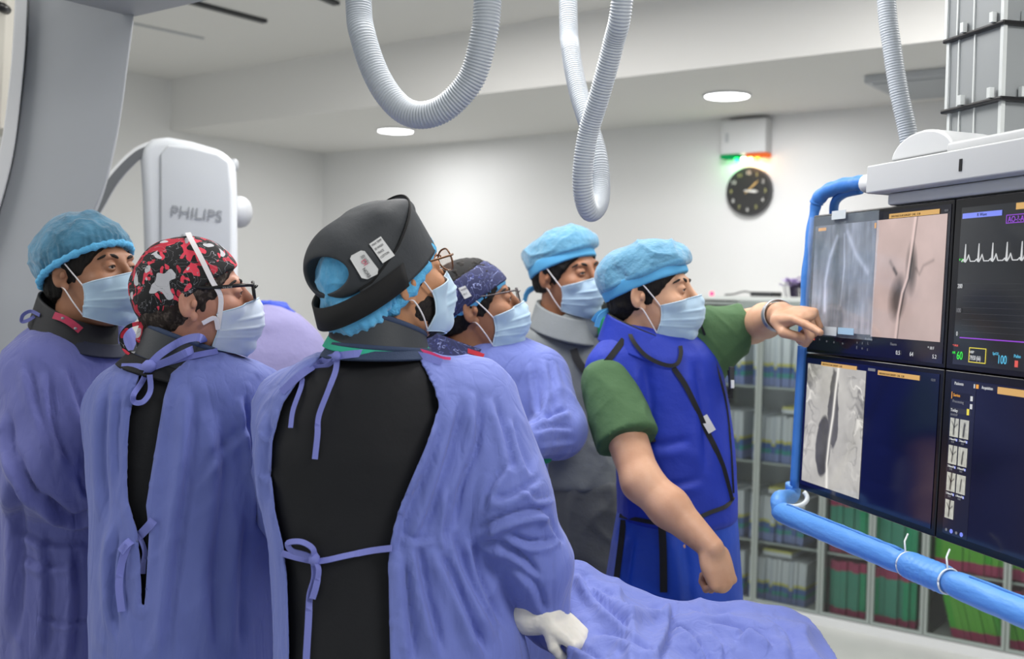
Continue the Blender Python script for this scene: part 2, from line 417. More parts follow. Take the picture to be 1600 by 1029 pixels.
pts = [(p[0]-1.5, p[1]) for p in Ll[1:]][::-1]+[(p[0], p[1]) for p in Lo]
outline('side_rail', pts, GD-.03, .26, mat('gantry_side', 'c3c4c6', .45), t)
c = P(209, 27, GD+.03)
t2 = empty('ceiling_carriage', c, 'wide grey ceiling carriage plate above the curved gantry stand at top left', 'ceiling carriage')
e1 = np.array([*E1, 0]); n1 = np.array([*N1, 0])
zb = c[2]
mb = MB(); q = [c-n1*.05-e1*.0, c-n1*.05+e1*1.0, c+n1*.9+e1*1.0, c+n1*.9-e1*.0]
q = [c, c+e1*.9, c+e1*.9+n1*.9, c+n1*.9]
mb.box8([*q]+[p+np.array([0, 0, .16]) for p in q]); mb.build('plate', mat('carriage_grey', '97999c', .5), t2, bevel=.004)
mb = MB()
for s1 in (.12, .75):
    for s2 in (.12, .75):
        b = c+e1*s1+n1*s2+np.array([0, 0, .16]); mb.tube([b, [b[0], b[1], Zc]], .035, 16)
mb.build('ceiling_posts', M_lgrey, t2, True)
# equipment bracket at the far left edge
t = empty('wall_bracket', P(8, 30, 3.4), 'cream equipment bracket with dark knob cut by the top left corner', 'bracket')
MB().prism([P(-60, -80, 3.4), P(-60, 220, 3.4), P(0, 200, 3.4), P(14, -80, 3.4)], [0, .1, 0]).build('arm', mat('cream_plastic', 'c9c5ba', .5), t, bevel=.006)
mb = MB(); c = P(4, 12, 3.38); mb.tube([c+[0, .03, 0], c, c-[0, .03, 0]], [.014, .016, .012], 14); mb.build('knob', M_black, t, True)

# ------------------------------------------------------------------ C-arm detector housing
DC = 3.45
t = empty('c_arm_detector', P(300, 450, DC), 'white x-ray detector housing with curved arm behind the floral capped man', 'x-ray machine')
cx = P(302, 470, DC); 
def rr_outline(pts, n=5): return [(p[0], p[1]) for p in catmull(pts, n)]
body = [(232, 760), (228, 500), (222, 300), (219, 245), (222, 226), (238, 215), (262, 212), (300, 219), (340, 231), (362, 243), (369, 258), (371, 300), (373, 500), (373, 760)]
outline('housing', body, DC, .30, mat('housing_white', 'ccd0d4', .38), t, bevel=.03)
outline('front_panel', [(250, 756), (250, 240), (262, 226), (300, 230), (340, 240), (358, 252), (362, 300), (364, 756)], DC-.012, .02, mat('housing_panel', 'bcc0c4', .4), t, bevel=.008)
M_logo = mat('logo_grey', '8d9196', .5)
a, b = P(265, 337, DC-.016), P(346, 346, DC-.016)
text('brand_lettering', 'PHILIPS', a, b-a, [0, 0, 1], .036, M_logo, t, .0005, xs=np.linalg.norm(b-a)/.158)
mb = MB(); q = P(280, 372, DC-.016); mb.tube([q, q+[.012, 0, .012], q+[.02, 0, 0], q+[.03, 0, .006]], .0025, 6); mb.build('small_emblem', M_logo, t)
c = P(371, 331, DC+.1)
mb = MB(); k = [(0, .052), (.012, .052), (.026, .047), (.038, .036), (.046, .018), (.048, .002)]
mb.tube([c+np.array([a_, -.02*0, 0]) for a_, _ in k], [r_ for _, r_ in k], 28); mb.build('round_knob', mat('knob_grey', 'b3b6ba', .4), t, True)
c = P(367, 258, DC+.04); mb = MB(); mb.tube([c-[.01, 0, 0], c+[.004, 0, 0], c+[.009, 0, 0]], [.02, .02, .014], 16); mb.build('small_knob', M_grey, t, True)
arc = catmull([(240, 221), (208, 236), (172, 272), (142, 318), (105, 375), (70, 440), (48, 505), (45, 580), (75, 660), (140, 720), (232, 745)], 8)
V = []; F = []
V2 = []; 
for i, p in enumerate(arc):
    p0 = arc[max(i-1, 0)]; p1 = arc[min(i+1, len(arc)-1)]; tt = np.array(p1)-np.array(p0); tt = tt/np.linalg.norm(tt); nn2 = np.array([-tt[1], tt[0]])
    if i == 0: first = nn2
    wdt = 15+8*min(1, i/30)
    a_ = np.array(p)+nn2*wdt*-1; b_ = np.array(p)+nn2*3
    c_ = np.array(p)+nn2*(-wdt*.1)
    V += [P(*a_, DC+.02), P(*b_, DC+.02), P(*b_, DC+.17), P(*a_, DC+.17)]
    V2 += [P(*(np.array(p)-nn2*2.5), DC+.013), P(*(np.array(p)-nn2*wdt*.92), DC+.013), P(*(np.array(p)-nn2*wdt*.92), DC+.021), P(*(np.array(p)-nn2*2.5), DC+.021)]
def loftquads(V): 
    n = len(V)//4
    return [(4*i+j, 4*i+(j+1) % 4, 4*i+4+(j+1) % 4, 4*i+4+j) for i in range(n-1) for j in range(4)]+[(0, 1, 2, 3), (4*n-1, 4*n-2, 4*n-3, 4*n-4)]
MB().add(V, loftquads(V)).build('curved_arm', mat('arm_white', 'd3d5d7', .35), t, bevel=.006)
MB().add(V2[12:84*2], loftquads(V2[12:84*2])).build('arm_groove', mat('groove_grey', '6d7073', .4, .3), t)

# ------------------------------------------------------------------ corrugated hoses
def hose(name_, pts, r, label, pitch=.0062):
    path = catmull([P(*p) for p in pts], 40)
    path = np.array(path); seg = np.linalg.norm(np.diff(path, axis=0), axis=1); s = np.concatenate([[0], np.cumsum(seg)])
    n = int(s[-1]/(pitch/4)); ss = np.linspace(0, s[-1], n)
    pp = np.stack([np.interp(ss, s, path[:, i]) for i in range(3)], 1)
    rad = r*(1-.055+.055*np.cos(ss/pitch*2*math.pi))
    mb = MB(); mb.tube(list(pp), list(rad), 22)
    o = mb.build(name_, M_hose, None, True)
    return tag(o, label, 'hose', 'ribbed hoses hanging from the ceiling')
hose('ribbed_hose', [(548, -560, 2.3), (556, -200, 2.3), (560, 0, 2.3), (568, 60, 2.28), (592, 125, 2.26), (625, 168, 2.24), (660, 180, 2.22), (700, 165, 2.2), (737, 122, 2.18), (755, 60, 2.16), (762, 0, 2.15), (770, -200, 2.14), (776, -640, 2.14)], .0283,
     'thick ribbed pale hose hanging in a wide U from the ceiling, top centre')
hose('ribbed_hose', [(990, -700, 2.1), (984, -200, 2.15), (972, 0, 2.2), (958, 70, 2.25), (938, 145, 2.3), (920, 205, 2.34), (911, 262, 2.36), (912, 305, 2.38), (922, 330, 2.41), (935, 318, 2.46), (938, 285, 2.5), (933, 240, 2.52), (918, 190, 2.55), (903, 140, 2.6), (892, 80, 2.65), (888, 10, 2.7), (886, -300, 2.75), (886, -440, 2.75)], .0232,
     'ribbed pale hose hanging in a narrow twisted loop, right of the wide U')
mb = MB(); mb.tube([P(886, 22, 2.69), P(885, -10, 2.7), P(885, -60, 2.7)], .0285, 20); 
hose('ribbed_hose', [(1368, -560, 2.6), (1376, -200, 2.6), (1385, 0, 2.6), (1393, 70, 2.6), (1404, 140, 2.6), (1416, 195, 2.6), (1426, 250, 2.6)], .0225,
     'grey ribbed hose running down into the white monitor suspension head')

# ------------------------------------------------------------------ monitor wall
TLm = P(1271, 336, 2.62)
hd = np.array([.2506, -.9681, 0]); nr = np.array([-.9681, -.2506, 0])
upm = np.array([0, 0, 1.])-nr*.03; upm /= np.linalg.norm(upm); nr2 = np.cross(hd, upm); nr2 = nr2 if nr2@nr > 0 else -nr2
PW, PH = .53, .331
def S(s, tt, off=0): return TLm+hd*s*PW-upm*tt*PH+nr2*off
T = empty('monitor_wall', S(1, 2, -.04), 'large black four-way monitor wall hung on the suspension, showing angiograms and heart trace', 'monitor')
M_bezel = mat('monitor_bezel', '0d0b10', .25, spec=.5)
for i in range(2):
    for j in range(2):
        mb = MB()
        a, b = i+.003, i+.997; c_, d_ = j+.003, j+.997
        mb.box8([S(a, d_, -.05), S(b, d_, -.05), S(b, d_, 0), S(a, d_, 0), S(a, c_, -.05), S(b, c_, -.05), S(b, c_, 0), S(a, c_, 0)])
        mb.build('display_panel', M_bezel, T, bevel=.003)
mb = MB(); mb.box8([S(.1, 1.9, -.09), S(1.9, 1.9, -.09), S(1.9, 1.9, -.051), S(.1, 1.9, -.051), S(.1, .1, -.09), S(1.9, .1, -.09), S(1.9, .1, -.051), S(.1, .1, -.051)]); mb.build('rear_housing', M_dark, T, bevel=.005)
def quad(name, s0, s1, t0, t1, off, m, parent=T, th=.0004):
    mb = MB(); mb.box8([S(s0, t1, off-th), S(s1, t1, off-th), S(s1, t1, off), S(s0, t1, off), S(s0, t0, off-th), S(s1, t0, off-th), S(s1, t0, off), S(s0, t0, off)])
    return mb.build(name, m, parent)
def screenmat(name, col, e=1.0, rough=.12, c2=None):
    """lit display: emission under a glossy glass front"""
    m = bpy.data.materials.new(name); m.use_nodes = True; nt = m.node_tree; b = nt.nodes['Principled BSDF']
    b.inputs['Base Color'].default_value = (.004, .004, .005, 1); b.inputs['Roughness'].default_value = rough
    b.inputs['Specular IOR Level'].default_value = .5
    b.inputs['Emission Strength'].default_value = e
    if col is None:
        at = nt.nodes.new('ShaderNodeVertexColor'); at.layer_name = 'Col'; nt.links.new(at.outputs[0], b.inputs['Emission Color'])
    else: b.inputs['Emission Color'].default_value = lin(col)
    return m
SC_navy = screenmat('screen_navy', '0a1036', .9); SC_char = screenmat('screen_charcoal', '2a2c2f', .8); SC_ink = screenmat('screen_ink', '0c0c1e', .8)
SC_navy2 = screenmat('screen_dark_navy', '11132e', .8)
scr = {}
scr['a'] = quad('screen', .018, .985, .03, .972, .0012, SC_ink)
scr['b'] = quad('screen', .018, .975, 1.035, 1.955, .0012, SC_navy)
scr['c'] = quad('screen', 1.045, 1.985, .06, .965, .0012, SC_char)
scr['d'] = quad('screen', 1.045, 1.985, 1.05, 1.95, .0012, SC_navy2)

def noise2(X, Y, seed, octs=4):
    r = np.random.default_rng(seed); out = np.zeros_like(X); amp = 1
    for o in range(octs):
        f = 2**o; G = r.random((64, 64)); xi = (X*f); yi = (Y*f)
        x0 = np.floor(xi).astype(int); y0 = np.floor(yi).astype(int); fx = xi-x0; fy = yi-y0; fx = fx*fx*(3-2*fx); fy = fy*fy*(3-2*fy)
        g = lambda a, b: G[a % 64, b % 64]
        out += amp*((g(x0, y0)*(1-fx)+g(x0+1, y0)*fx)*(1-fy)+(g(x0, y0+1)*(1-fx)+g(x0+1, y0+1)*fx)*fy-.5); amp *= .5
    return out
def seg_d(X, Y, pts):
    d = np.full(X.shape, 9.); 
    for (x0, y0), (x1, y1) in zip(pts[:-1], pts[1:]):
        L = (x1-x0)**2+(y1-y0)**2+1e-9; tt = np.clip(((X-x0)*(x1-x0)+(Y-y0)*(y1-y0))/L, 0, 1)
        d = np.minimum(d, np.hypot(X-x0-tt*(x1-x0), Y-y0-tt*(y1-y0)))
    return d
def ell(X, Y, cx, cy, rx, ry, a=0):
    ca, sa = math.cos(a), math.sin(a); x = (X-cx)*ca+(Y-cy)*sa; y = -(X-cx)*sa+(Y-cy)*ca
    return np.hypot(x/rx, y/ry)
def picture(name, s0, s1, t0, t1, off, fn, parent, nx=150, ny=200, e=1.0, m=None):
    xs = np.linspace(0, 1, nx); ys = np.linspace(0, 1, ny); X, Y = np.meshgrid(xs, ys)
    V = TLm+hd*((s0+(s1-s0)*X)*PW)[..., None]-upm*((t0+(t1-t0)*Y)*PH)[..., None]+nr2*off
    idx = np.arange(nx*ny).reshape(ny, nx)
    Fq = np.stack([idx[:-1, :-1], idx[1:, :-1], idx[1:, 1:], idx[:-1, 1:]], -1).reshape(-1, 4)
    me = bpy.data.meshes.new(name); me.from_pydata(V.reshape(-1, 3).tolist(), [], Fq.tolist())
    C_ = np.clip(fn(X, Y), 0, 1)
    C_ = np.where(C_ <= .04045, C_/12.92, ((C_+.055)/1.055)**2.4)
    ca = me.color_attributes.new('Col', 'FLOAT_COLOR', 'POINT')
    ca.data.foreach_set('color', np.concatenate([C_.reshape(-1, 3), np.ones((nx*ny, 1))], 1).ravel())
    return link(name, me, m or screenmat(name+'_mat', None, e), parent)
def rgb(g, c): return g[..., None]*np.array(c)
def img_xray(X, Y):
    n = noise2(X*5+Y*.5, Y*3, 3, 5); n2 = noise2(X*22, Y*3.2, 5, 4)
    g = .50+.16*n+.15*n2
    g -= .22*np.exp(-(seg_d(X, Y, [(.42, 0), (.4, .4), (.45, .7), (.4, 1)])/.12)**2)
    g += .30*np.exp(-(seg_d(X, Y, [(.38, .12), (.28, .3), (.22, .55), (.24, .8)])/.028)**2)
    g += .22*np.exp(-(seg_d(X, Y, [(.5, .1), (.53, .4), (.5, .75)])/.016)**2)
    g += .20*np.exp(-(seg_d(X, Y, [(.55, .08), (.7, .28), (.9, .45)])/.03)**2)
    g -= .2*np.exp(-ell(X, Y, .1, .15, .15, .2)**2)+.13*np.exp(-ell(X, Y, .62, .7, .13, .13)**2)
    c = rgb(g, (1.0, 1.02, 1.12)); w_ = np.clip((Y-.62)/.25+noise2(X*4, Y*4, 8)*1., 0, 1)[..., None]
    return c*(1-w_*.5)+rgb(g*1.12, (1.12, .98, .95))*w_*.5
def vessel(g, X, Y, k=1, dark=.45):
    a = np.clip(1.25-ell(X, Y, .555, .42, .085, .22, -.06)*1.1, 0, 1)*dark
    b = np.clip(1.25-ell(X, Y, .38, .66, .14, .21, .22)*1.15, 0, 1)*dark*(.7+.5*noise2(X*5, Y*5, 2))
    g = g-np.clip(a*1.2, 0, dark)*.9-np.clip(b*1.3, 0, dark*.9)
    g = g+.0
    wire = [(.57, 0), (.55, .15), (.53, .3), (.5, .5), (.44, .62), (.40, .8), (.38, 1)]
    dd = seg_d(X, Y, wire)
    g = g*(1-np.exp(-(dd/.018)**2))+np.exp(-(dd/.018)**2)*.92
    g -= .25*np.exp(-((seg_d(X, Y, [(x+.03, y) for x, y in wire])/.008)**2))
    return g
def img_angio(X, Y):
    n = noise2(X*4, Y*4, 11, 5)
    g = .80+.05*n-.14*np.exp(-(seg_d(X, Y, [(.24, .36), (.30, .42), (.34, .46)])/.02)**2)-.22*np.exp(-(seg_d(X, Y, [(.3, .42), (.34, .46)])/.018)**2)
    g -= .12*np.exp(-(seg_d(X, Y, [(.62, .42), (.67, .47), (.72, .4), (.85, .36)])/.015)**2)
    g = vessel(g, X, Y)
    return rgb(g, (1.0, .885, .86))*(1-.08*Y[..., None])
def img_mono(X, Y):
    n = noise2(X*5, Y*6, 21, 4); r = 1-np.abs(noise2(X*5+n, Y*7+n, 23, 2))*9
    edge = np.clip((np.abs(X-.48)-.2)*4, 0, 1)*np.clip(1.15-Y, 0, 1)
    g = .73+.08*n-.25*np.clip(r, 0, 1)*edge+.2*np.clip(1-np.abs(noise2(X*6+3, Y*7+n, 29, 2)-.1)*9, 0, 1)*edge
    a = np.clip((1.06-ell(X, Y, .36, .66, .13, .25, .05)+.15*noise2(X*9, Y*9, 4))*7, 0, 1)*.40; b = np.clip((1.06-ell(X, Y, .5, .38, .09, .34, -.05)+.3*noise2(X*9, Y*9, 6))*7, 0, 1)*.34
    g = g-np.maximum(a, b)
    wire = [(.55, 0), (.52, .2), (.5, .4), (.46, .6), (.44, .8), (.46, 1)]
    dd = seg_d(X, Y, wire); g = g*(1-np.exp(-(dd/.022)**2))+np.exp(-(dd/.022)**2)*.95
    return rgb(g, (1, .985, .95))
picture('xray_picture', .035, .515, .085, .835, .0022, img_xray, scr['a'])
picture('angiogram_picture', .516, .968, .085, .845, .0022, img_angio, scr['a'])
picture('angiogram_picture', .035, .50, 1.075, 1.925, .0022, img_mono, scr['b'])
SC_gold = screenmat('screen_gold', 'dcae68', .95); SC_wh = screenmat('screen_white', 'd8dadc', .9); SC_gy = screenmat('screen_grey_text', '8c8e94', .7)
SC_grn = screenmat('screen_green', '3ff04a', 1); SC_cy = screenmat('screen_cyan', '5fc3ea', 1); SC_pur = screenmat('screen_violet', '9a4ad8', 1); SC_bl = screenmat('screen_blue_bar', '7f8ef4', 1)
SC_red = screenmat('screen_red', 'e06058', 1); SC_yel = screenmat('screen_yellow', 'e8d84a', 1); SC_dk = screenmat('screen_dark_text', '4a3a20', .6); SC_panel = screenmat('screen_sidebar', '202234', .8); SC_orn = screenmat('screen_orange', 'eaa23a', 1)
o3 = .0028
def T_(s, x, y, h, m, par, xs=1, al='LEFT'): return text('screen_text', s, S(x, y, o3+.0004), hd, upm, h, m, par, .0002, al, xs)
quad('title_bar', .60, .92, .052, .082, o3, SC_gold, scr['a']); T_('ENDOVASCULAR SURGERY  CASE  12:30', .615, .076, .0045, SC_dk, scr['a'], .9)
quad('title_bar', .06, .125, .10, .122, o3, SC_orn, scr['a']); quad('title_bar', .5, .512, .10, .135, o3, SC_orn, scr['a'])
T_('12:31', .95, .072, .004, SC_gy, scr['a'])
for k, (x, y) in enumerate([(.06, .90), (.12, .905), (.18, .91), (.24, .912), (.31, .915), (.42, .90), (.46, .90), (.50, .90), (.42, .935), (.46, .935), (.50, .94)]):
    T_('-+oxnvzLEnt'[k], x, y, .0065, SC_gy if k else SC_grn, scr['a'])
quad('status_icon', .052, .068, .875, .905, o3, SC_grn, scr['a']); quad('status_icon', .07, .078, .875, .905, o3, SC_red, scr['a'])
T_('Fluoro', .66, .89, .006, SC_gy, scr['a']); T_('0.5', .70, .945, .009, SC_wh, scr['a']); T_('64', .79, .945, .009, SC_wh, scr['a']); T_('5.2', .93, .945, .008, SC_wh, scr['a']); T_('Roadmap', .48, .87, .0055, SC_gy, scr['a']); T_('* 18 F', .90, .893, .006, SC_wh, scr['a'])
quad('title_bar', .15, .43, 1.052, 1.078, o3, SC_gold, scr['b']); T_('ENDOVASCULAR SURGERY  CASE', .16, 1.073, .0045, SC_dk, scr['b'], .9)
quad('title_bar', .585, .86, 1.058, 1.088, o3, SC_gold, scr['b']); T_('ENDOVASCULAR SURGERY  CASE  12:30', .595, 1.083, .0045, SC_dk, scr['b'], .8); quad('title_bar', .515, .565, 1.052, 1.07, o3, SC_gy, scr['b']); T_('12:31', .93, 1.08, .005, SC_gy, scr['b'])
# vital signs
quad('title_bar', 1.055, 1.262, .095, .125, o3, SC_bl, scr['c']); T_('R Wave', 1.135, .118, .006, SC_navy, scr['c'])
quad('title_bar', 1.33, 1.5, .035+.03, .1, o3, SC_gold, scr['c'])
mb = MB()
def frame_rect(name, s0, s1, t0, t1, m, par, w_=.003):
    quad(name, s0, s1, t0, t0+w_*1.6, o3, m, par); quad(name, s0, s1, t1-w_*1.6, t1, o3, m, par); quad(name, s0, s0+w_, t0, t1, o3, m, par); quad(name, s1-w_, s1, t0, t1, o3, m, par)
frame_rect('value_frame', 1.285, 1.47, .125, .172, SC_pur, scr['c'], .0025); T_('AO-?-AO', 1.295, .165, .0105, SC_pur, scr['c'], .9)
# heart trace
pts = []
for k in range(12):
    x = 1.085+k*.072
    pts += [(x-.018, .372), (x-.008, .36), (x-.003, .375), (x, .275), (x+.003, .378), (x+.012, .36), (x+.019, .335), (x+.026, .36), (x+.03, .372)]
mb = MB(); mb.tube([S(a, b, o3+.001) for a, b in pts], .0011, 6); mb.build('heart_trace', SC_wh, scr['c'])
T_('* II', 1.052, .375, .007, SC_grn, scr['c'])
for k, y in enumerate((.525, .665, .80)): T_(('200', '100', '0')[k], 1.052 if k < 2 else 1.06, y, .0085, SC_wh if k != 1 else SC_gy, scr['c'], .8)
mb = MB()
for k in range(9): mb.tube([S(1.085, .50+k*.034, o3), S(1.98, .50+k*.034, o3)], .0002, 4)
mb.build('grid_lines', screenmat('screen_grid', '4a4c50', .7), scr['c'])
quad('pressure_line', 1.08, 1.97, .806, .812, o3, SC_pur, scr['c'])
T_('* HR/II', 1.045, .862, .004, SC_red, scr['c'])
T_('HR', 1.045, .905, .005, SC_grn, scr['c']); T_('60', 1.07, .935, .016, SC_grn, scr['c'], .8)
frame_rect('value_frame', 1.135, 1.225, .86, .945, SC_yel, scr['c']); T_('NBP', 1.139, .893, .005, SC_wh, scr['c']); T_('79/50 (66)', 1.142, .93, .0085, SC_wh, scr['c'], .62)
T_('SpO2', 1.26, .89, .005, SC_cy, scr['c']); T_('100', 1.285, .935, .016, SC_cy, scr['c'], .75); T_('Pulse', 1.365, .895, .006, SC_cy, scr['c']); quad('alarm_icon', 1.37, 1.385, .91, .945, o3, SC_red, scr['c'])
# image browser
quad('sidebar', 1.048, 1.182, 1.055, 1.945, .0018, SC_panel, scr['d'])
quad('toolbar', 1.048, 1.5, 1.055, 1.09, .0019, SC_panel, scr['d'])
quad('title_bar', 1.295, 1.5, 1.062, 1.10, o3, SC_gold, scr['d']); T_('Patients', 1.068, 1.082, .006, SC_wh, scr['d']); T_('Acquisition', 1.215, 1.085, .006, SC_wh, scr['d'], .8)
quad('tool_icon', 1.172, 1.178, 1.065, 1.088, o3, SC_wh, scr['d']); quad('tool_icon', 1.184, 1.197, 1.065, 1.088, o3, SC_orn, scr['d'])
quad('menu_row', 1.054, 1.16, 1.125, 1.165, .0022, screenmat('menu_dark', '14141c', .8), scr['d']); quad('menu_mark', 1.054, 1.057, 1.125, 1.165, o3, SC_orn, scr['d'])
T_('Series', 1.065, 1.15, .006, SC_orn, scr['d']); T_('Processing', 1.063, 1.185, .0055, SC_gy, scr['d'])
for y in (1.135, 1.18): quad('check_icon', 1.158, 1.170, y, y+.028, o3, SC_wh, scr['d'])
quad('menu_row', 1.05, 1.165, 1.215, 1.245, .0022, screenmat('menu_grey', '33343c', .8), scr['d']); T_('Today', 1.055, 1.238, .006, SC_wh, scr['d']); quad('menu_icon', 1.143, 1.155, 1.21, 1.245, o3, SC_yel, scr['d']); T_('10:42:07', 1.055, 1.262, .0045, SC_gy, scr['d'])
def thumb(seed):
    def f(X, Y):
        g = .74+.1*noise2(X*5, Y*5, seed, 3)
        g -= .5*np.exp(-(seg_d(X, Y, [(.55, .0 if seed % 2 else .25), (.5, .4), (.45, .85)])/(.06+.02*(seed % 3)))**2)
        g -= .35*np.exp(-(seg_d(X, Y, [(.2, .2), (.5, .5), (.85, .3)])/.04)**2)*(seed % 2)
        return rgb(g, (1, 1, .95))
    return f
kk = 0
for r_ in range(4):
    for c_ in range(2):
        if r_ == 3 and c_ == 1: continue
        s0 = 1.056+.055*c_; t0 = 1.275+.158*r_+.0*c_
        m_ = thumb(kk); picture('thumbnail', s0, s0+.048, t0, t0+.108, o3, thumb(31+kk), scr['d'], 24, 30)
        if r_ < 3: T_('%d Neuro/Vas.' % (kk+1), s0+.001, t0+.128, .0042, SC_wh, scr['d'], .75); T_('12:2%d' % kk, s0+.012, t0+.143, .0035, SC_gy, scr['d'], .8); quad('thumbnail_icon', s0+.037, s0+.044, t0+.117, t0+.131, o3, SC_bl, scr['d'])
        kk += 1
for k in range(4): 
    c0 = S(1.07+k*.028, 1.925, o3)
    mb = MB(); mb.tube([c0-nr2*.0004, c0+nr2*.0004], .0028 if k % 2 == 0 else .0042, 14); mb.build('browser_button', SC_gy if k % 2 == 0 else SC_bl, scr['d'])
# ---- transparent film taped over the first screen
m = bpy.data.materials.new('clear_film'); m.use_nodes = True; nt = m.node_tree; nt.nodes.clear()
tr = nt.nodes.new('ShaderNodeBsdfTransparent'); tr.inputs[0].default_value = (.93, .96, 1, 1)
gl = nt.nodes.new('ShaderNodeBsdfPrincipled'); gl.inputs['Base Color'].default_value = (.62, .72, .82, 1); gl.inputs['Roughness'].default_value = .15
tcn = nt.nodes.new('ShaderNodeTexCoord'); nz = nt.nodes.new('ShaderNodeTexNoise'); nz.inputs['Scale'].default_value = 22; nz.inputs['Detail'].default_value = 6
bn = nt.nodes.new('ShaderNodeBump'); bn.inputs['Strength'].default_value = .9; bn.inputs['Distance'].default_value = .01
nt.links.new(tcn.outputs['Object'], nz.inputs[0]); nt.links.new(nz.outputs[0], bn.inputs['Height']); nt.links.new(bn.outputs[0], gl.inputs['Normal'])
mx = nt.nodes.new('ShaderNodeMixShader'); mx.inputs[0].default_value = .2; out = nt.nodes.new('ShaderNodeOutputMaterial')
nt.links.new(tr.outputs[0], mx.inputs[1]); nt.links.new(gl.outputs[0], mx.inputs[2]); nt.links.new(mx.outputs[0], out.inputs[0])
xs = np.linspace(-.01, .54, 60); ys = np.linspace(.02, .87, 80); X, Y = np.meshgrid(xs, ys)
offz = .006+.004*noise2(X*16+Y*2, Y*5+9, 44, 3)+.0035*np.abs(np.sin(X*38+3*noise2(X*4, Y*3+2, 9, 2)))*np.clip(1-Y, .2, 1)
V = TLm+hd*(X*PW)[..., None]-upm*(Y*PH)[..., None]+nr2*offz[..., None]
idx = np.arange(X.size).reshape(X.shape); Fq = np.stack([idx[:-1, :-1], idx[1:, :-1], idx[1:, 1:], idx[:-1, 1:]], -1).reshape(-1, 4)
film = pydata('plastic_film', V.reshape(-1, 3), Fq, m, None, True)
tag(film, 'crinkled clear plastic film taped over the upper left screen', 'plastic film')
M_tape = mat('white_tape', 'c4ccd0', .5)
quad('tape_strip', .20, .31, -.005, .055, .0135, M_tape, film, .001); quad('tape_strip', .17, .29, .80, .86, .0135, M_tape, film, .001); quad('tape_strip', .30, .42, .80, .845, .0125, mat('blue_tape', '9fc0d8', .5), film, .001)

# ---- suspension head above the monitors
t = empty('monitor_suspension', S(1.2, -.3, -.1), 'white suspension head and grey telescopic column carrying the monitors', 'monitor suspension')
M_susp = mat('suspension_white', 'bfc1c3', .45)
def mbox(s0, s1, h0, h1, o0, o1):   # h in metres above monitor top
    a, b = -h0/PH, -h1/PH
    return [S(s0, a, o0), S(s1, a, o0), S(s1, a, o1), S(s0, a, o1), S(s0, b, o0), S(s1, b, o0), S(s1, b, o1), S(s0, b, o1)]
MB().box8(mbox(.50, 2.2, .028, .088, -.26, .03)).build('crossbeam', M_susp, t, bevel=.004)
MB().box8(mbox(.57, 2.15, .002, .0275, -.2, .0)).build('lower_flange', M_susp, t, bevel=.006)
MB().box8(mbox(.93, 2.2, .0885, .112, -.26, .0)).build('top_cover', M_susp, t, bevel=.006)
MB().box8(mbox(1.09, 1.105, .045, .068, .0302, .0315)).build('slot_mark', M_black, t)
c = S(.77, -.094/PH, -.002); mb = MB(); ang = np.linspace(0, math.pi, 17); rc = .055
poly = [c+hd*rc*math.cos(a)*1.9+upm*rc*1.0*math.sin(a) for a in ang]
mb.prism(poly, -nr2*.18); mb.build('rounded_housing', mat('housing_bright', 'c8cacc', .4), t, bevel=.006)
MB().box8(mbox(.565, .975, .0885, .0935, -.18, .001)).build('black_gasket', M_black, t)
# column
cc0 = P(1563, 222, 2.16)
def colseg(z0, z1, w_, name, m, wr=None):
    wr = wr or w_
    g = (.16-w_)*.5
    base = cc0+(-hd*g*-1)*0
    a = cc0+hd*(-g if w_ < .16 else (w_-.16)/2)+nr*((w_-.16)/2)
    q = [a, a-hd*w_, a-hd*w_-nr*w_, a-nr*w_]
    mb = MB(); mb.box8([[p[0], p[1], z0] for p in q]+[[p[0], p[1], z1] for p in q]); return mb.build(name, m, t, bevel=.003), q
zA = S(1, -.112/PH)[2]; z1 = P(1562, 155, 2.16)[2]; z2 = P(1567, 38, 2.16)[2]
for (za, zb, w_) in ((zA, z1, .16), (z1, z2, .168), (z2, Zc, .176)):
    o, q = colseg(za, zb, w_, 'column_section', M_alu)
    mb = MB(); 
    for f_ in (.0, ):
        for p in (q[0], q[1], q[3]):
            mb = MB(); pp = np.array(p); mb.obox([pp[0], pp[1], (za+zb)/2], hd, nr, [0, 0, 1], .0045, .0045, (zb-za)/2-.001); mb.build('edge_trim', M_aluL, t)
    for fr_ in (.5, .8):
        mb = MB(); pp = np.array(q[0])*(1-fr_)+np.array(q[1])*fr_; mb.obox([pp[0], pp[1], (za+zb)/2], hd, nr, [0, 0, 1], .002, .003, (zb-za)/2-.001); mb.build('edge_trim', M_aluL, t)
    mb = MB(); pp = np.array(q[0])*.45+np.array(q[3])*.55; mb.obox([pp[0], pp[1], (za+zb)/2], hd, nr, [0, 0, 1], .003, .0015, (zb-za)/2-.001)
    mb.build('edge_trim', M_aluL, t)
for zz_ in (z1, z2):
    colseg(zz_-.005, zz_+.004, .19, 'section_collar', M_black)
    mb = MB(); a = cc0+hd*.015+nr*.0155
    for p in (a-nr*.05, a-nr*.11, a-hd*.03+nr*.0, a-hd*.12): mb.obox([p[0], p[1], zz_+.014], hd, nr, [0, 0, 1], .005, .005, .010)
    mb.build('glide_pads', M_aluL, t)
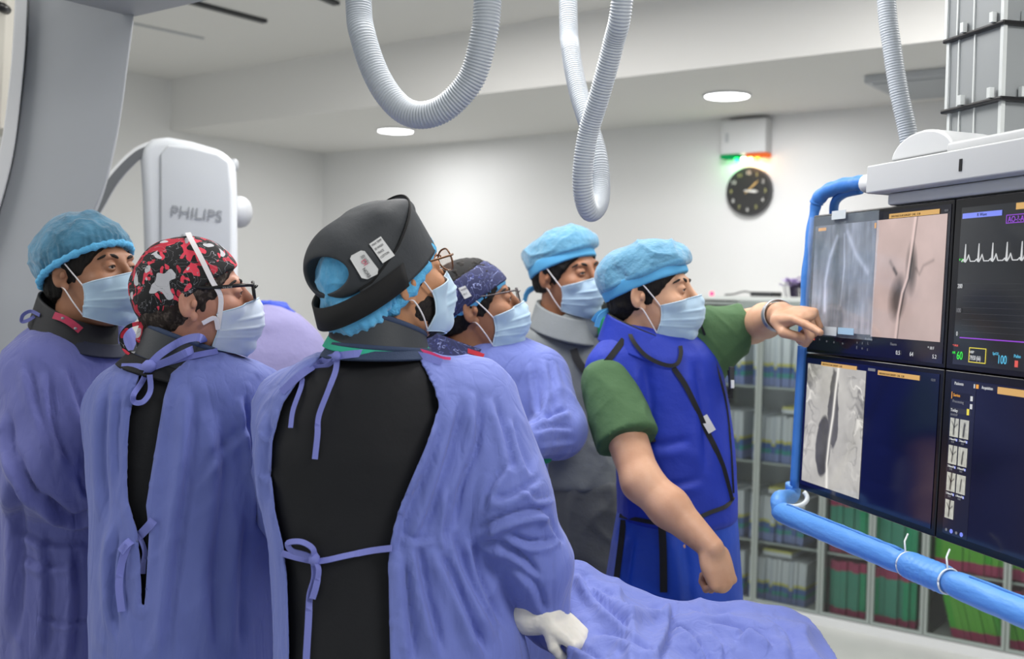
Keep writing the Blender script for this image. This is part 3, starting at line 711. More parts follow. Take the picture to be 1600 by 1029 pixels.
# ---- blue wrapped guard rail
t = empty('guard_rail', S(0, 2, -.02), 'blue foam wrapped guard rail around the monitor wall, with cable ties', 'rail')
mb = MB()
pth = catmull([P(1372, 285, 2.42), P(1340, 286, 2.50), P(1305, 293, 2.58), P(1281, 308, 2.63), P(1272, 335, 2.645), S(-.034, .4, -.002), S(-.034, .95, -.002)], 10)
mb.tube(pth, [(.017 if i < 36 else .0125)+.0012*math.sin(i*.9) for i in range(len(pth))], 18); mb.build('upper_rail_sleeve', M_blue2, t, True)
mb = MB(); pth = catmull([S(-.034, .955, -.002), S(-.034, 1.3, -.002), S(-.034, 2.0, -.002)], 10); mb.tube(pth, .0125, 18); mb.build('side_rail_sleeve', M_blue2, t, True)
mb = MB(); pth = catmull([P(1345, 296, 2.52), P(1318, 303, 2.58), P(1304, 318, 2.62), P(1303, 350, 2.66)], 8); mb.tube(pth, .011, 14); mb.build('inner_strap', M_blue2, t, True)
mb = MB(); pth = catmull([P(1376, 285, 2.40), P(1366, 286, 2.43), P(1354, 287, 2.46)], 5); mb.tube(pth, .021, 16); mb.build('end_fitting', M_white, t, True)
A0 = P(1222, 800, 2.50); lo = lambda x, o_=0, zz_=0: A0+hd*x+nr*o_+np.array([0, 0, zz_])
pth = catmull([S(-.05, 1.98, -.002), S(-.05, 2.07, .002), A0+[.0, .03, .025], lo(.0), lo(.06)], 8)
mb = MB(); mb.tube(pth, .019, 18); mb.build('corner_sleeve', M_blue, t, True)
def sleeve(x0, x1, r_, name='lower_rail_sleeve'):
    n = 30; ps = [lo(x0+(x1-x0)*i/n, 0, .0) for i in range(n+1)]
    rs = [r_*(min(1, .80+.2*math.sqrt(min(i, n-i)/2.2)))*(1+.018*math.sin(i*1.7)) for i in range(n+1)]
    mb = MB(); mb.tube(ps, rs, 26); mb.build(name, M_blue, t, True)
sleeve(-.015, .475, .0245); sleeve(.478, .60, .026); sleeve(.603, 1.25, .0245)
mb = MB()
for i in range(2):
    a = (.03, .66)[i]; b = (.46, 1.2)[i]
    mb.tube([lo(a, .004, .0235), lo((a+b)/2, .004, .0245), lo(b, .004, .0235)], .0022, 8)
mb.build('sleeve_seam', M_blue2, t, True)
M_tie = mat('cable_tie', 'dfe6e8', .4)
for x in (.477, .601):
    mb = MB(); ring = [lo(x, .0225*math.cos(a), .0225*math.sin(a)) for a in np.linspace(0, 2*math.pi, 25)]
    mb.tube(ring, .0018, 8); mb.tube([lo(x, .004, .022), lo(x-.012, -.002, .04), lo(x-.02, -.014, .052)], .0018, 6); mb.build('cable_tie', M_tie, t, True)
mb = MB(); ring = [A0+np.array([.03, .03, .03])+RIG*.035*math.cos(a)+UPV*.02*math.sin(a)+FWD*.01*math.sin(a) for a in np.linspace(math.pi*.9, 2.2*math.pi, 20)]
mb.tube(ring, .0055, 8); mb.build('white_strap', M_tie, t, True)
# ================================================================== implicit surface toolkit
def smin(a, b, k):
    if k <= 0: return np.minimum(a, b)
    h = np.clip(.5+.5*(b-a)/k, 0, 1)
    return b+(a-b)*h-k*h*(1-h)
def smax(a, b, k): return -smin(-a, -b, k)
class Prim:
    """f(points)->distance with a bounding sphere"""
    def __init__(s, f, c, r, k=.02, op='+'): s.f = f; s.c = np.array(c, float); s.r = r; s.k = k; s.op = op
def cone(a, b, ra, rb, k=.02, flat=None):
    a = np.array(a, float); b = np.array(b, float); ba = b-a; L2 = ba@ba+1e-12
    def f(p):
        pa = p-a; h = np.clip((pa@ba)/L2, 0, 1)
        return np.linalg.norm(pa-h[:, None]*ba, axis=1)-(ra+(rb-ra)*h)
    return Prim(f, (a+b)/2, math.sqrt(L2)/2+max(ra, rb), k)
def ellip(c, r, k=.02, M=None, op='+'):
    c = np.array(c, float); r = np.array(r, float)
    def f(p):
        q = p-c
        if M is not None: q = q@M
        n = np.linalg.norm(q/r, axis=1); g = np.linalg.norm(q/(r*r), axis=1)+1e-9
        return n*(n-1)/g
    return Prim(f, c, max(r), k, op)
def loft(st, ang=0, k=.03, e=2.0, capr=.02, zbot=None):
    """stations (z, cx, cy, a, b) top to bottom; elliptical sections turned by ang"""
    st = np.array(sorted(st), float); z = st[:, 0]
    ca, sa = math.cos(ang), math.sin(ang)
    zz = np.linspace(z[0], z[-1], 240); W = [np.interp(zz, z, st[:, i]) for i in range(1, 5)]
    ker = np.ones(9)/9
    W = [np.convolve(np.pad(w_, 4, mode='edge'), ker, mode='valid') for w_ in W]
    def f(p):
        q = [np.interp(p[:, 2], zz, w_) for w_ in W]
        x = p[:, 0]-q[0]; y = p[:, 1]-q[1]; u = x*ca+y*sa; v = -x*sa+y*ca
        rr = (np.abs(u/q[2])**e+np.abs(v/q[3])**e)**(1/e)
        d = (rr-1)*np.minimum(q[2], q[3])
        return smax(d, smax(p[:, 2]-z[-1], z[0]-p[:, 2], .005), capr)
    c = [st[:, 1].mean(), st[:, 2].mean(), (z[0]+z[-1])/2]
    r = (z[-1]-z[0])/2+max(st[:, 3].max(), st[:, 4].max())+np.abs(st[:, 1]-c[0]).max()
    return Prim(f, c, r, k)
def evaluate(prims, p, far=.12):
    d = np.full(len(p), 1.0)
    for q in prims:
        dist = np.linalg.norm(p-q.c, axis=1)-q.r
        m = dist < far
        if not m.any(): continue
        v = q.f(p[m])
        if q.op == '+': d[m] = smin(d[m], v, q.k)
        elif q.op == '-': d[m] = smax(d[m], -v, q.k)
        elif q.op == '&': 
            d[m] = smax(d[m], v, q.k); 
    return d
def surface(prims, h, lo=None, hi=None, B=8):
    """naive surface nets on sparse blocks"""
    pos = [q for q in prims if q.op == '+']
    if lo is None: lo = np.min([q.c-q.r for q in pos], 0)-.03
    if hi is None: hi = np.max([q.c+q.r for q in pos], 0)+.03
    nb = np.ceil((hi-lo)/(h*B)).astype(int)
    bi = np.stack(np.meshgrid(*[np.arange(n) for n in nb], indexing='ij'), -1).reshape(-1, 3)
    cen = lo+(bi+.5)*B*h
    d = evaluate(prims, cen, far=.16)
    bi = bi[np.abs(d) < B*h*1.9]
    n = B+2; loc = np.stack(np.meshgrid(*[np.arange(-1, B+1)]*3, indexing='ij'), -1).reshape(-1, 3)
    NG = nb*B+4; key = lambda ijk: ((ijk[..., 0]+2)*NG[1]+(ijk[..., 1]+2))*NG[2]+(ijk[..., 2]+2)
    VK, VP, QK = [], [], []
    for s in range(0, len(bi), 400):
        b = bi[s:s+400]; idx = b[:, None, :]*B+loc[None]
        val = evaluate(prims, (lo+idx.reshape(-1, 3)*h)).reshape(-1, n, n, n)
        keep = (val.min((1, 2, 3)) < 0) & (val.max((1, 2, 3)) > 0)
        b = b[keep]; val = val[keep]
        if not len(b): continue
        c = n-1; acc = np.zeros((len(b), c, c, c, 3)); cnt = np.zeros((len(b), c, c, c))
        cor = [(i, j, k) for i in (0, 1) for j in (0, 1) for k in (0, 1)]
        for a in range(8):
            for e in range(a+1, 8):
                A, E_ = cor[a], cor[e]
                if sum(x != y for x, y in zip(A, E_)) != 1: continue
                va = val[:, A[0]:A[0]+c, A[1]:A[1]+c, A[2]:A[2]+c]; ve = val[:, E_[0]:E_[0]+c, E_[1]:E_[1]+c, E_[2]:E_[2]+c]
                m = (va < 0) != (ve < 0)
                t = np.where(m, va/np.where(m, va-ve, 1), 0)
                for ax in range(3): acc[..., ax] += np.where(m, A[ax]+t*(E_[ax]-A[ax]), 0)
                cnt += m
        on = cnt > 0; I = np.argwhere(on); cell = b[I[:, 0]]*B+(I[:, 1:]-1)
        VP.append(lo+(cell+acc[on]/cnt[on][:, None])*h); VK.append(key(cell))
        for ax in range(3):
            o1, o2 = (ax+1) % 3, (ax+2) % 3
            sl0 = [slice(1, B+1)]*3; sl1 = list(sl0); sl1[ax] = slice(2, B+2)
            v0 = val[:, sl0[0], sl0[1], sl0[2]]; v1 = val[:, sl1[0], sl1[1], sl1[2]]
            for flip in (0, 1):
                m = ((v0 < 0) & (v1 >= 0)) if not flip else ((v0 >= 0) & (v1 < 0))
                J = np.argwhere(m)
                if not len(J): continue
                base = b[J[:, 0]]*B+J[:, 1:]
                d1 = np.zeros(3, int); d1[o1] = 1; d2 = np.zeros(3, int); d2[o2] = 1
                q = [base, base-d1, base-d1-d2, base-d2]
                if not flip: pass
                else: q = q[::-1]
                QK.append(np.stack([key(x) for x in q], 1))
    VK = np.concatenate(VK); VP = np.concatenate(VP); QK = np.concatenate(QK)
    uk, ui = np.unique(VK, return_index=True)
    V = VP[ui]; F = np.searchsorted(uk, QK)
    ok = (uk[np.clip(F, 0, len(uk)-1)] == QK).all(1); F = F[ok]
    return V, F
def smooth_mesh(V, F, it=1, w_=.5):
    e = np.concatenate([F[:, [0, 1]], F[:, [1, 2]], F[:, [2, 3]], F[:, [3, 0]]]); 
    for _ in range(it):
        A = np.zeros_like(V); n = np.zeros(len(V))
        for i in range(3): A[:, i] = np.bincount(e[:, 0], V[e[:, 1], i], len(V))+np.bincount(e[:, 1], V[e[:, 0], i], len(V))
        n = np.bincount(e[:, 0], minlength=len(V))+np.bincount(e[:, 1], minlength=len(V))
        V = V*(1-w_)+w_*A/np.maximum(n, 1)[:, None]
    return V
def normals(V, F):
    a = np.cross(V[F[:, 2]]-V[F[:, 0]], V[F[:, 3]]-V[F[:, 1]]); N = np.zeros_like(V)
    for j in range(4):
        for i in range(3): N[:, i] += np.bincount(F[:, j], a[:, i], len(V))
    return N/(np.linalg.norm(N, axis=1)[:, None]+1e-12)
def fastmesh(name, V, F, m, parent, shade=True):
    me = bpy.data.meshes.new(name); me.vertices.add(len(V)); me.vertices.foreach_set('co', np.ascontiguousarray(V, dtype=np.float32).ravel())
    me.loops.add(F.size); me.loops.foreach_set('vertex_index', F.astype(np.int32).ravel())
    me.polygons.add(len(F)); me.polygons.foreach_set('loop_start', np.arange(0, F.size, F.shape[1], dtype=np.int32)); 
    try: me.polygons.foreach_set('loop_total', np.full(len(F), F.shape[1], dtype=np.int32))
    except Exception: pass
    me.update(calc_edges=True); me.validate()
    return link(name, me, m, parent, shade)
# 3-D value noise
_NT = RNG.random((32, 32, 32)).astype(np.float32)
def vnoise(p):
    i = np.floor(p).astype(int); f = p-i; f = f*f*(3-2*f); i &= 31; j = (i+1) & 31
    g = lambda a, b, c: _NT[a, b, c]
    x0, y0, z0 = i.T; x1, y1, z1 = j.T; fx, fy, fz = f.T
    return (((g(x0, y0, z0)*(1-fx)+g(x1, y0, z0)*fx)*(1-fy)+(g(x0, y1, z0)*(1-fx)+g(x1, y1, z0)*fx)*fy)*(1-fz)
            + ((g(x0, y0, z1)*(1-fx)+g(x1, y0, z1)*fx)*(1-fy)+(g(x0, y1, z1)*(1-fx)+g(x1, y1, z1)*fx)*fy)*fz)-.5
def ridged(p): return 1-np.abs(vnoise(p))*4        # crest where noise crosses zero
def crumple(V, amp=1.0, seed=0.0, vert=1.0):
    """cloth relief: long soft vertical folds, slanted pulls and small creases (metres)"""
    q = V+seed
    wob = np.stack([vnoise(q*4), vnoise(q*4+7), vnoise(q*4+13)], 1)*.07
    q = q+wob
    a = vnoise(q*np.array([7, 7, .9]))*.016*vert
    a += (np.clip(ridged(q*np.array([9, 9, .9])+2), 0, 1)**2)*.008*vert
    a += (np.clip(ridged(q*np.array([19, 19, 1.6])+9), 0, 1)**2)*.0035*vert
    env = np.clip(vnoise(q*2.3+4)*4+.3, 0, 1); env2 = np.clip(vnoise(q*2.7+14)*4+.3, 0, 1)
    s = q@np.array([[.8, .0, .6], [0, 1, 0], [-.6, 0, .8]])
    a += np.clip(ridged(s*np.array([15, 15, 2.6])), 0, 1)**2*.0045*env
    s = q@np.array([[.7, .0, -.7], [0, 1, 0], [.7, 0, .7]])
    a += np.clip(ridged(s*np.array([18, 18, 3.2])+5), 0, 1)**2*.004*env2
    return a*amp
def near_segs(px, py, pts):
    """signed distance in px to a polyline (sign: left / right of travel) and parameter"""
    best = np.full(px.shape, 1e9); sg = np.zeros(px.shape); tt = np.zeros(px.shape); n = len(pts)-1
    for i, ((x0, y0), (x1, y1)) in enumerate(zip(pts[:-1], pts[1:])):
        dx, dy = x1-x0, y1-y0; L = dx*dx+dy*dy+1e-9
        t = np.clip(((px-x0)*dx+(py-y0)*dy)/L, 0, 1); d = np.hypot(px-x0-t*dx, py-y0-t*dy)
        m = d < best; best[m] = d[m]; sg[m] = np.sign((dx*(py-y0)-dy*(px-x0))[m]); tt[m] = (i+t[m])/n
    return best*sg, tt
def folds(V, N, F_list):
    """hand-placed creases following the folds of the cloth: ridge beside a valley"""
    x, y, z = proj(V); facing = ((V-CAM)*N).sum(1) < 0
    h = np.zeros(len(V))
    for pts, wd, amp in F_list:
        if len(pts) > 2: pts = [(q[0], q[1]) for q in catmull(pts, 5)]
        d, t = near_segs(x, y, pts); taper = np.clip(np.minimum(t, 1-t)*6, 0, 1)
        e = np.exp(-((d-wd*.8)/wd)**2)-1.2*np.exp(-((d+wd*.35)/(wd*.6))**2)
        h += 1.4*amp*e*taper*facing
    return h
def poly_sd(x, y, poly):
    n = len(poly); d = np.full(x.shape, 1e9); ins = np.zeros(x.shape, bool); gx = np.zeros(x.shape); gy = np.zeros(x.shape)
    for i in range(n):
        x0, y0 = poly[i]; x1, y1 = poly[(i+1) % n]; dx, dy = x1-x0, y1-y0; L = dx*dx+dy*dy+1e-9
        t = np.clip(((x-x0)*dx+(y-y0)*dy)/L, 0, 1); ex = x-x0-t*dx; ey = y-y0-t*dy; dd = np.hypot(ex, ey)
        m = dd < d; d[m] = dd[m]; gx[m] = ex[m]/(dd[m]+1e-9); gy[m] = ey[m]/(dd[m]+1e-9)
        c = ((y0 <= y) & (y1 > y)) | ((y1 <= y) & (y0 > y)); xi = x0+(y-y0)*dx/(dy if abs(dy) > 1e-9 else 1e-9); ins ^= c & (x < xi)
    s = np.where(ins, -1., 1.); return d*s, gx, gy
def cut_opening(V, F, N, poly, cell, dmax=99, hem=.0018, hemw=14):
    x, y, z = proj(V); side = (((V-CAM)*N).sum(1) < 0) & (z < dmax)
    sd, gx, gy = poly_sd(x, y, poly)
    cpx = cell*FPX/z
    mv = side & (np.abs(sd) < cpx*.75)
    s = -np.abs(sd)
    dxy = (s/FPX*z)[:, None]*(RIG*gx[:, None]-UPV*gy[:, None])
    V = V+np.where((side & (sd > 0) & (sd < hemw))[:, None], N*hem, 0)
    V = np.where(mv[:, None], V+dxy, V)
    sd2 = np.where(mv, 0, sd)
    fc = sd2[F].mean(1); sdraw = sd[F].mean(1); fs = side[F].sum(1) >= 3
    keep = ~(fs & (((fc < 0)) | ((np.abs(fc) < 1e-6) & (sdraw < 0))))
    F = F[keep]
    e = np.concatenate([F[:, [0, 1]], F[:, [1, 2]], F[:, [2, 3]], F[:, [3, 0]]]); es = np.sort(e, 1)
    uq, inv, cn = np.unique(es, axis=0, return_inverse=True, return_counts=True); be = uq[cn == 1]
    bv = np.unique(be); bv = bv[side[bv]]
    for it in range(3):      # ease the cut edge onto its line, then even it out
        x, y, z = proj(V[bv]); sd, gx, gy = poly_sd(x, y, poly)
        ok = np.abs(sd) < 3*cell*FPX/z; s = -np.abs(sd)*ok
        V[bv] = V[bv]+(s/FPX*z)[:, None]*(RIG*gx[:, None]-UPV*gy[:, None])
        A = np.zeros_like(V); n_ = np.bincount(be[:, 0], minlength=len(V))+np.bincount(be[:, 1], minlength=len(V))
        for i in range(3): A[:, i] = np.bincount(be[:, 0], V[be[:, 1], i], len(V))+np.bincount(be[:, 1], V[be[:, 0], i], len(V))
        b2 = bv[ok & (n_[bv] == 2)]; V[b2] = .5*V[b2]+.5*A[b2]/2
    used = np.zeros(len(V), bool); used[F.ravel()] = True; mp = np.cumsum(used)-1
    return V[used], mp[F]
def solid(o, th, off=-1):
    s = o.modifiers.new('thickness', 'SOLIDIFY'); s.thickness = th; s.offset = off; return o

# ------------------------------------------------------------------ heads
class Head:
    """local frame: x = the person's right, y = forward, z = up, origin between the ears"""
    def __init__(s, px, py, d, yaw, pitch=0, roll=0, k=1.0):
        s.c = P(px, py, d); f = np.array([math.cos(pitch)*yaw[0], math.cos(pitch)*yaw[1], math.sin(pitch)]); f /= np.linalg.norm(f)
        r = np.cross(f, [0, 0, 1.]); r /= np.linalg.norm(r); u = np.cross(r, f)
        r, u = r*math.cos(roll)+u*math.sin(roll), u*math.cos(roll)-r*math.sin(roll)
        s.M = np.stack([r, f, u], 1); s.k = k          # columns: local axes in world
    def w(s, p): return s.c+s.M@(np.array(p, float)*s.k)
    def W(s, p): return s.c+(np.asarray(p)*s.k)@s.M.T
    def l(s, p): return ((p-s.c)@s.M)/s.k
    def ell(s, c, r, k=.01, op='+', rot=None):
        M = s.M if rot is None else s.M@rot
        return ellip(s.w(c), np.array(r)*s.k, k, M, op)
    def cone(s, a, b, ra, rb, k=.01): return cone(s.w(a), s.w(b), ra*s.k, rb*s.k, k)
    def skull(s):
        return [s.ell((0, -.012, .033), (.077, .098, .090)), s.ell((0, .028, -.035), (.066, .068, .082), .03),
                s.ell((0, .045, -.080), (.048, .048, .036), .03)]
    def prims(s, ears=True):
        p = s.skull()
        p += [s.cone((-.010, .086, -.103), (.010, .086, -.103), .016, .016, .02),
              s.ell((.045, .066, -.022), (.022, .022, .020), .02), s.ell((-.045, .066, -.022), (.022, .022, .020), .02),
              s.cone((-.036, .084, .029), (.036, .084, .029), .009, .009, .015)]
        for sx in (1, -1):
            q = s.ell((.033*sx, .104, .007), (.019, .022, .013), .012, '-'); p.append(q)
        p += [s.cone((0, .092, .018), (0, .117, -.028), .007, .0115, .012), s.ell((.012, .105, -.034), (.009, .010, .008), .007), s.ell((-.012, .105, -.034), (.009, .010, .008), .007)]
        p += [s.cone((-.018, .098, -.064), (.018, .098, -.064), .0065, .0065, .008), s.cone((-.016, .097, -.074), (.016, .097, -.074), .007, .007, .008)]
        for sx in (1, -1):
            p.append(s.ell((.032*sx, .081, .008), (.0155, .0150, .0140), .004))
            p.append(s.ell((.0325*sx, .0950, .0050), (.0122, .010, .0034), .0012, '-'))
        if ears:
            for sx in (1, -1):
                a = .35*sx; rz = np.array([[math.cos(a), -math.sin(a), 0], [math.sin(a), math.cos(a), 0], [0, 0, 1]])
                b = -.2; rx = np.array([[1, 0, 0], [0, math.cos(b), -math.sin(b)], [0, math.sin(b), math.cos(b)]])
                Rm = rz@rx
                p.append(s.ell((.081*sx, -.012, .002), (.0068, .0185, .033), .006, '+', Rm))
                p.append(s.ell((.0895*sx, -.010, .006), (.0060, .0115, .022), .003, '-', Rm))
                p.append(s.ell((.0875*sx, .000, -.004), (.005, .006, .009), .003, '+', Rm))
                p.append(s.ell((.078*sx, -.004, -.030), (.005, .008, .010), .004, '+', Rm))
        return p
def half(H, n, off, k=.004):
    """keep the side of a plane in head space where n.p > off"""
    n = np.array(n, float); n /= np.linalg.norm(n)
    return Prim(lambda p: (off-H.l(p)@n)*H.k, H.c, 9, k, '&')
def shell_noise(V, N, sc, amp): return V+N*(vnoise(V*sc)*amp)[:, None]

M_skin = {}
def skin(name, c, c2): 
    m = mat(name, c, .5, spec=.4, var=(c2, 18), sss=.06, bump=(220, .12, .002)); M_skin[name] = m; return m
M_mask = mat('mask_blue', 'a6c0d4', .75, bump=(300, .1, .001), sheen=.2)
M_masklight = mat('mask_white_edge', 'bed3e2', .7)
M_loop = mat('ear_loop_white', 'e6e2e4', .7)
M_hair = mat('black_hair', '14110f', .7, bump=(120, .9, .006, (1, 1, .25)), spec=.25)
M_hairgrey = mat('greying_hair', '2c2522', .7, bump=(160, 1, .006, (1, 1, .25)), var=('5f554f', 90, .5, .7), spec=.2)
M_eye = mat('eye_white', 'a39a92', .25); M_iris = mat('iris_dark', '1c100a', .1); M_brow = mat('eyebrow', '17110e', .8)
M_lens = bpy.data.materials.new('lens_glass'); M_lens.use_nodes = True
nt = M_lens.node_tree; nt.nodes.clear(); tr = nt.nodes.new('ShaderNodeBsdfTransparent'); gl = nt.nodes.new('ShaderNodeBsdfGlossy'); gl.inputs['Roughness'].default_value = .03
mx = nt.nodes.new('ShaderNodeMixShader'); mx.inputs[0].default_value = .14; out = nt.nodes.new('ShaderNodeOutputMaterial')
nt.links.new(tr.outputs[0], mx.inputs[1]); nt.links.new(gl.outputs[0], mx.inputs[2]); nt.links.new(mx.outputs[0], out.inputs[0])
def part(name, prims, h, m, parent, noise=None, lo=None, hi=None, sm=0, disp=None):
    V, F = surface(prims, h, lo, hi)
    if sm: V = smooth_mesh(V, F, sm)
    if noise or disp:
        N = normals(V, F)
        if noise: V = V+N*(vnoise(V*noise[0]+11)*noise[1])[:, None]
        if disp: V = V+N*disp(V, N)[:, None]
    return fastmesh(name, V, F, m, parent)
def eyes(H, T):
    for sx in (1, -1):
        mb = MB()
        V, F = surface([H.ell((.032*sx, .0812, .0060), (.0122, .0122, .0122), .001)], .0016*H.k)
        o = fastmesh('eyeball', V, F, M_eye, T)
        V, F = surface([H.ell((.0330*sx, .0902, .0060), (.0054, .0036, .0054), .001)], .0010*H.k)
        fastmesh('iris', V, F, M_iris, o)
        mb = MB(); mb.tube([H.w((.0325*sx+.0125*math.sin(a), .0955-.0085*abs(math.sin(a))**2.2, .0084+.0006*math.cos(a)-.0030*abs(math.sin(a))**2)) for a in np.linspace(-1.4, 1.4, 11)], [.0004, .0007, .0009, .001, .001, .001, .001, .001, .0009, .0007, .0004], 6); mb.build('eyelashes', M_brow, T, True); mb = MB()
        br = [H.w((.015*sx, .0945, .026)), H.w((.028*sx, .0935, .031)), H.w((.043*sx, .084, .031)), H.w((.054*sx, .070, .024))]
        mb.tube(catmull(br, 4), [.0022, .0030, .0036, .0038, .0040, .0038, .0036, .0034, .0032, .0028, .0024, .002, .0012], 8); mb.build('eyebrow', M_brow, T, True)
def hair(H, T, m=None, low=-.06, sideburn=True, off=.007):
    m = m or M_hair
    pr = [H.ell((0, -.012, .033), (.077+off, .098+off, .090+off)), H.ell((0, -.055, -.02), (.062+off*.5, .052+off, .055), .02), half(H, (0, -.72, .55), -.030), half(H, (0, .0, 1), low)]
    V, F = surface(pr, .0035*H.k); N = normals(V, F); V = V+N*(vnoise(V*90)*.004+np.clip(ridged(V*np.array([70, 70, 25])), 0, 1)*.0025)[:, None]
    o = fastmesh('hair', V, F, m, T)
    if sideburn:
        for sx in (1, -1):
            V, F = surface([H.ell((.0705*sx, .014, -.004), (.0045, .008, .020), .006), H.ell((.073*sx, .018, .035), (.006, .015, .022), .01)], .0025*H.k)
            fastmesh('sideburn', V, F, m, T)
def facemask(H, T, m=None, loops=True, drop=0, name='face_mask', under=()):
    m = m or M_mask; nu, nv = 46, 40; V = []
    sk = [q for q in H.prims(False) if q.op == '+']+list(under)
    uu = np.linspace(-1, 1, nu); vv = np.linspace(0, 1, nv); U, Vv = np.meshgrid(uu, vv)
    ang = U*1.18
    topz = -.010-.020*np.abs(U)**1.5+drop; botz = -.128+.030*np.abs(U)**1.6+drop
    Z = topz+(botz-topz)*Vv
    rx = .064+.007*np.sin(Vv*math.pi); ry = .119+.013*np.sin(np.clip(Vv*1.3+.12, 0, 1)*math.pi)-.032*np.clip(Vv-.62, 0, 1)/.38
    X = rx*np.sin(ang)*1.02; Y = -.0+ry*np.cos(ang)*np.where(True, 1, 1)
    Y = Y-.012*(np.abs(U)**3)
    pleat = sum(np.clip(1-np.abs(Vv-q-.035*np.abs(U))/.055, 0, 1)*np.where(Vv-q-.035*np.abs(U) > 0, .25, 1) for q in (.30, .5, .68))*.0035
    L = np.stack([X, Y, Z], -1).reshape(-1, 3); dirn = np.stack([np.sin(ang), np.cos(ang), 0*ang], -1).reshape(-1, 3)
    L = L+dirn*pleat.reshape(-1, 1)
    Wd = H.W(L)
    for _ in range(5):      # keep it outside the face
        d = evaluate(sk, Wd); push = np.clip(.0045*H.k-d, 0, .02); Wd = Wd+(dirn@H.M.T)*push[:, None]
    Wd = Wd+(dirn@H.M.T)*(vnoise(Wd*60)*.003+vnoise(Wd*22)*.004)[:, None]
    idx = np.arange(nu*nv).reshape(nv, nu); F = np.stack([idx[:-1, :-1], idx[1:, :-1], idx[1:, 1:], idx[:-1, 1:]], -1).reshape(-1, 4)
    o = fastmesh(name, Wd, F, m, T); solid(o, .0015, 0)
    G = Wd.reshape(nv, nu, 3)
    mb = MB(); mb.tube(list(G[0]+H.M@np.array([0, .001, .001])), .0016, 6); mb.tube(list(G[-1]), .0014, 6); mb.tube(list(G[:, 0]), .0014, 6); mb.tube(list(G[:, -1]), .0014, 6)
    mb.build('mask_binding', M_masklight, o, True)
    if loops:
        for sx, col in ((1, -1), (-1, 0)):
            e1_ = H.w((.083*sx, -.024, .022)); e2_ = H.w((.080*sx, -.030, .0)); e3_ = H.w((.080*sx, -.018, -.026))
            top = G[1, col]; bot = G[-2, col]
            mid1 = (top+H.w((.084*sx, .004, .028)))/2+H.M@np.array([.003*sx, 0, 0]); mid2 = (bot+H.w((.082*sx, .0, -.034)))/2+H.M@np.array([.004*sx, 0, 0])
            mb = MB(); mb.tube(catmull([top, mid1, H.w((.086*sx, -.003, .029)), e1_, e2_, e3_, H.w((.082*sx, -.004, -.034)), mid2, bot], 6), .0016, 7); mb.build('ear_loop', M_loop, o, True)
    return o, G
def glasses(H, T, m, lens='rect', rim=.0016, dy=0, z0=.006):
    t = None; objs = []
    mb = MB()
    y = .112+dy
    for sx in (1, -1):
        pts = []
        for a in np.linspace(0, 2*math.pi, 33):
            if lens == 'round': q = (.033*sx+.024*math.cos(a), y-.006*abs(math.cos(a)*1.0), z0+.021*math.sin(a))
            else:
                cx_, sz_ = math.cos(a), math.sin(a); e = 2.0/4.2
                q = (.034*sx+.026*abs(cx_)**e*np.sign(cx_), y-.003, z0+.0175*abs(sz_)**e*np.sign(sz_))
            pts.append(H.w((q[0], q[1]-.10*max(0, abs(q[0])-.03)*.5, q[2])))
        mb.tube(pts, rim, 8, caps=False)
    mb.tube([H.w((-.010, y, z0+.006)), H.w((0, y+.004, z0+.009)), H.w((.010, y, z0+.006))], rim, 8)
    fr = mb.build('glasses', m, T, True)
    for sx in (1, -1):
        mb = MB(); mb.tube(catmull([H.w((.058*sx, y-.004, z0+.011)), H.w((.076*sx, y-.022, z0+.013)), H.w((.083*sx, .03, z0+.016)), H.w((.084*sx, -.004, z0+.022)), H.w((.083*sx, -.024, z0+.006))], 5), [rim*1.25]*21, 8)
        mb.build('temple_arm', m, fr, True)
        a = np.linspace(0, 2*math.pi, 25)[:-1]
        if lens == 'round': L = [H.w((.033*sx+.023*math.cos(k), y-.004, z0+.020*math.sin(k))) for k in a]
        else: L = [H.w((.034*sx+.025*abs(math.cos(k))**.48*np.sign(math.cos(k)), y-.004, z0+.0165*abs(math.sin(k))**.48*np.sign(math.sin(k)))) for k in a]
        mb = MB(); mb.prism(L, H.M@np.array([0, .001, 0])); mb.build('lens', M_lens, fr)
    return fr
def thin_mat(name, c, alpha, bump=None, rough=.8):
    m = mat(name, c, rough, bump=bump, alpha=alpha, sheen=.3); return m
def strip(name, pts, wd, m, parent, nrm=None, th=.0016, n=6, twist=None):
    """flat ribbon along 3-D points; nrm = direction it faces"""
    path = catmull(pts, n) if len(pts) > 2 else [np.array(p, float) for p in pts]
    k = len(path); V = []
    wds = wd if hasattr(wd, '__len__') else [wd]*k
    for i, p in enumerate(path):
        t = path[min(i+1, k-1)]-path[max(i-1, 0)]; t /= np.linalg.norm(t)+1e-9
        f = (CAM-p) if nrm is None else np.array(nrm, float); f = f-t*(f@t); f /= np.linalg.norm(f)+1e-9
        s = np.cross(t, f); a = twist[min(len(twist)-1, int(i/k*len(twist)))] if twist else .35*math.sin(i*.7)
        s2 = s*math.cos(a)+f*math.sin(a); f2 = np.cross(s2, t)
        w_ = wds[min(i, len(wds)-1)]/2
        V += [p-s2*w_-f2*th/2, p+s2*w_-f2*th/2, p+s2*w_+f2*th/2, p-s2*w_+f2*th/2]
    o = MB().add(V, loftquads(V)).build(name, m, parent, False); return o
def bvh_of(*objs):
    vs = []; fs = []
    for o in objs:
        n = len(vs); me = o.data; co = np.zeros(len(me.vertices)*3); me.vertices.foreach_get('co', co)
        vs += [Vector(c) for c in co.reshape(-1, 3)]; fs += [tuple(i+n for i in p.vertices) for p in me.polygons]
    return BVHTree.FromPolygons(vs, fs)
def onto(b, x, y, off=.004, dflt=2.0):
    d = ray(x, y); L = np.linalg.norm(d); h = b.ray_cast(Vector(CAM), Vector(d/L))
    if h[0] is None: return P(x, y, dflt)
    return np.array(h[0])-d/L*off
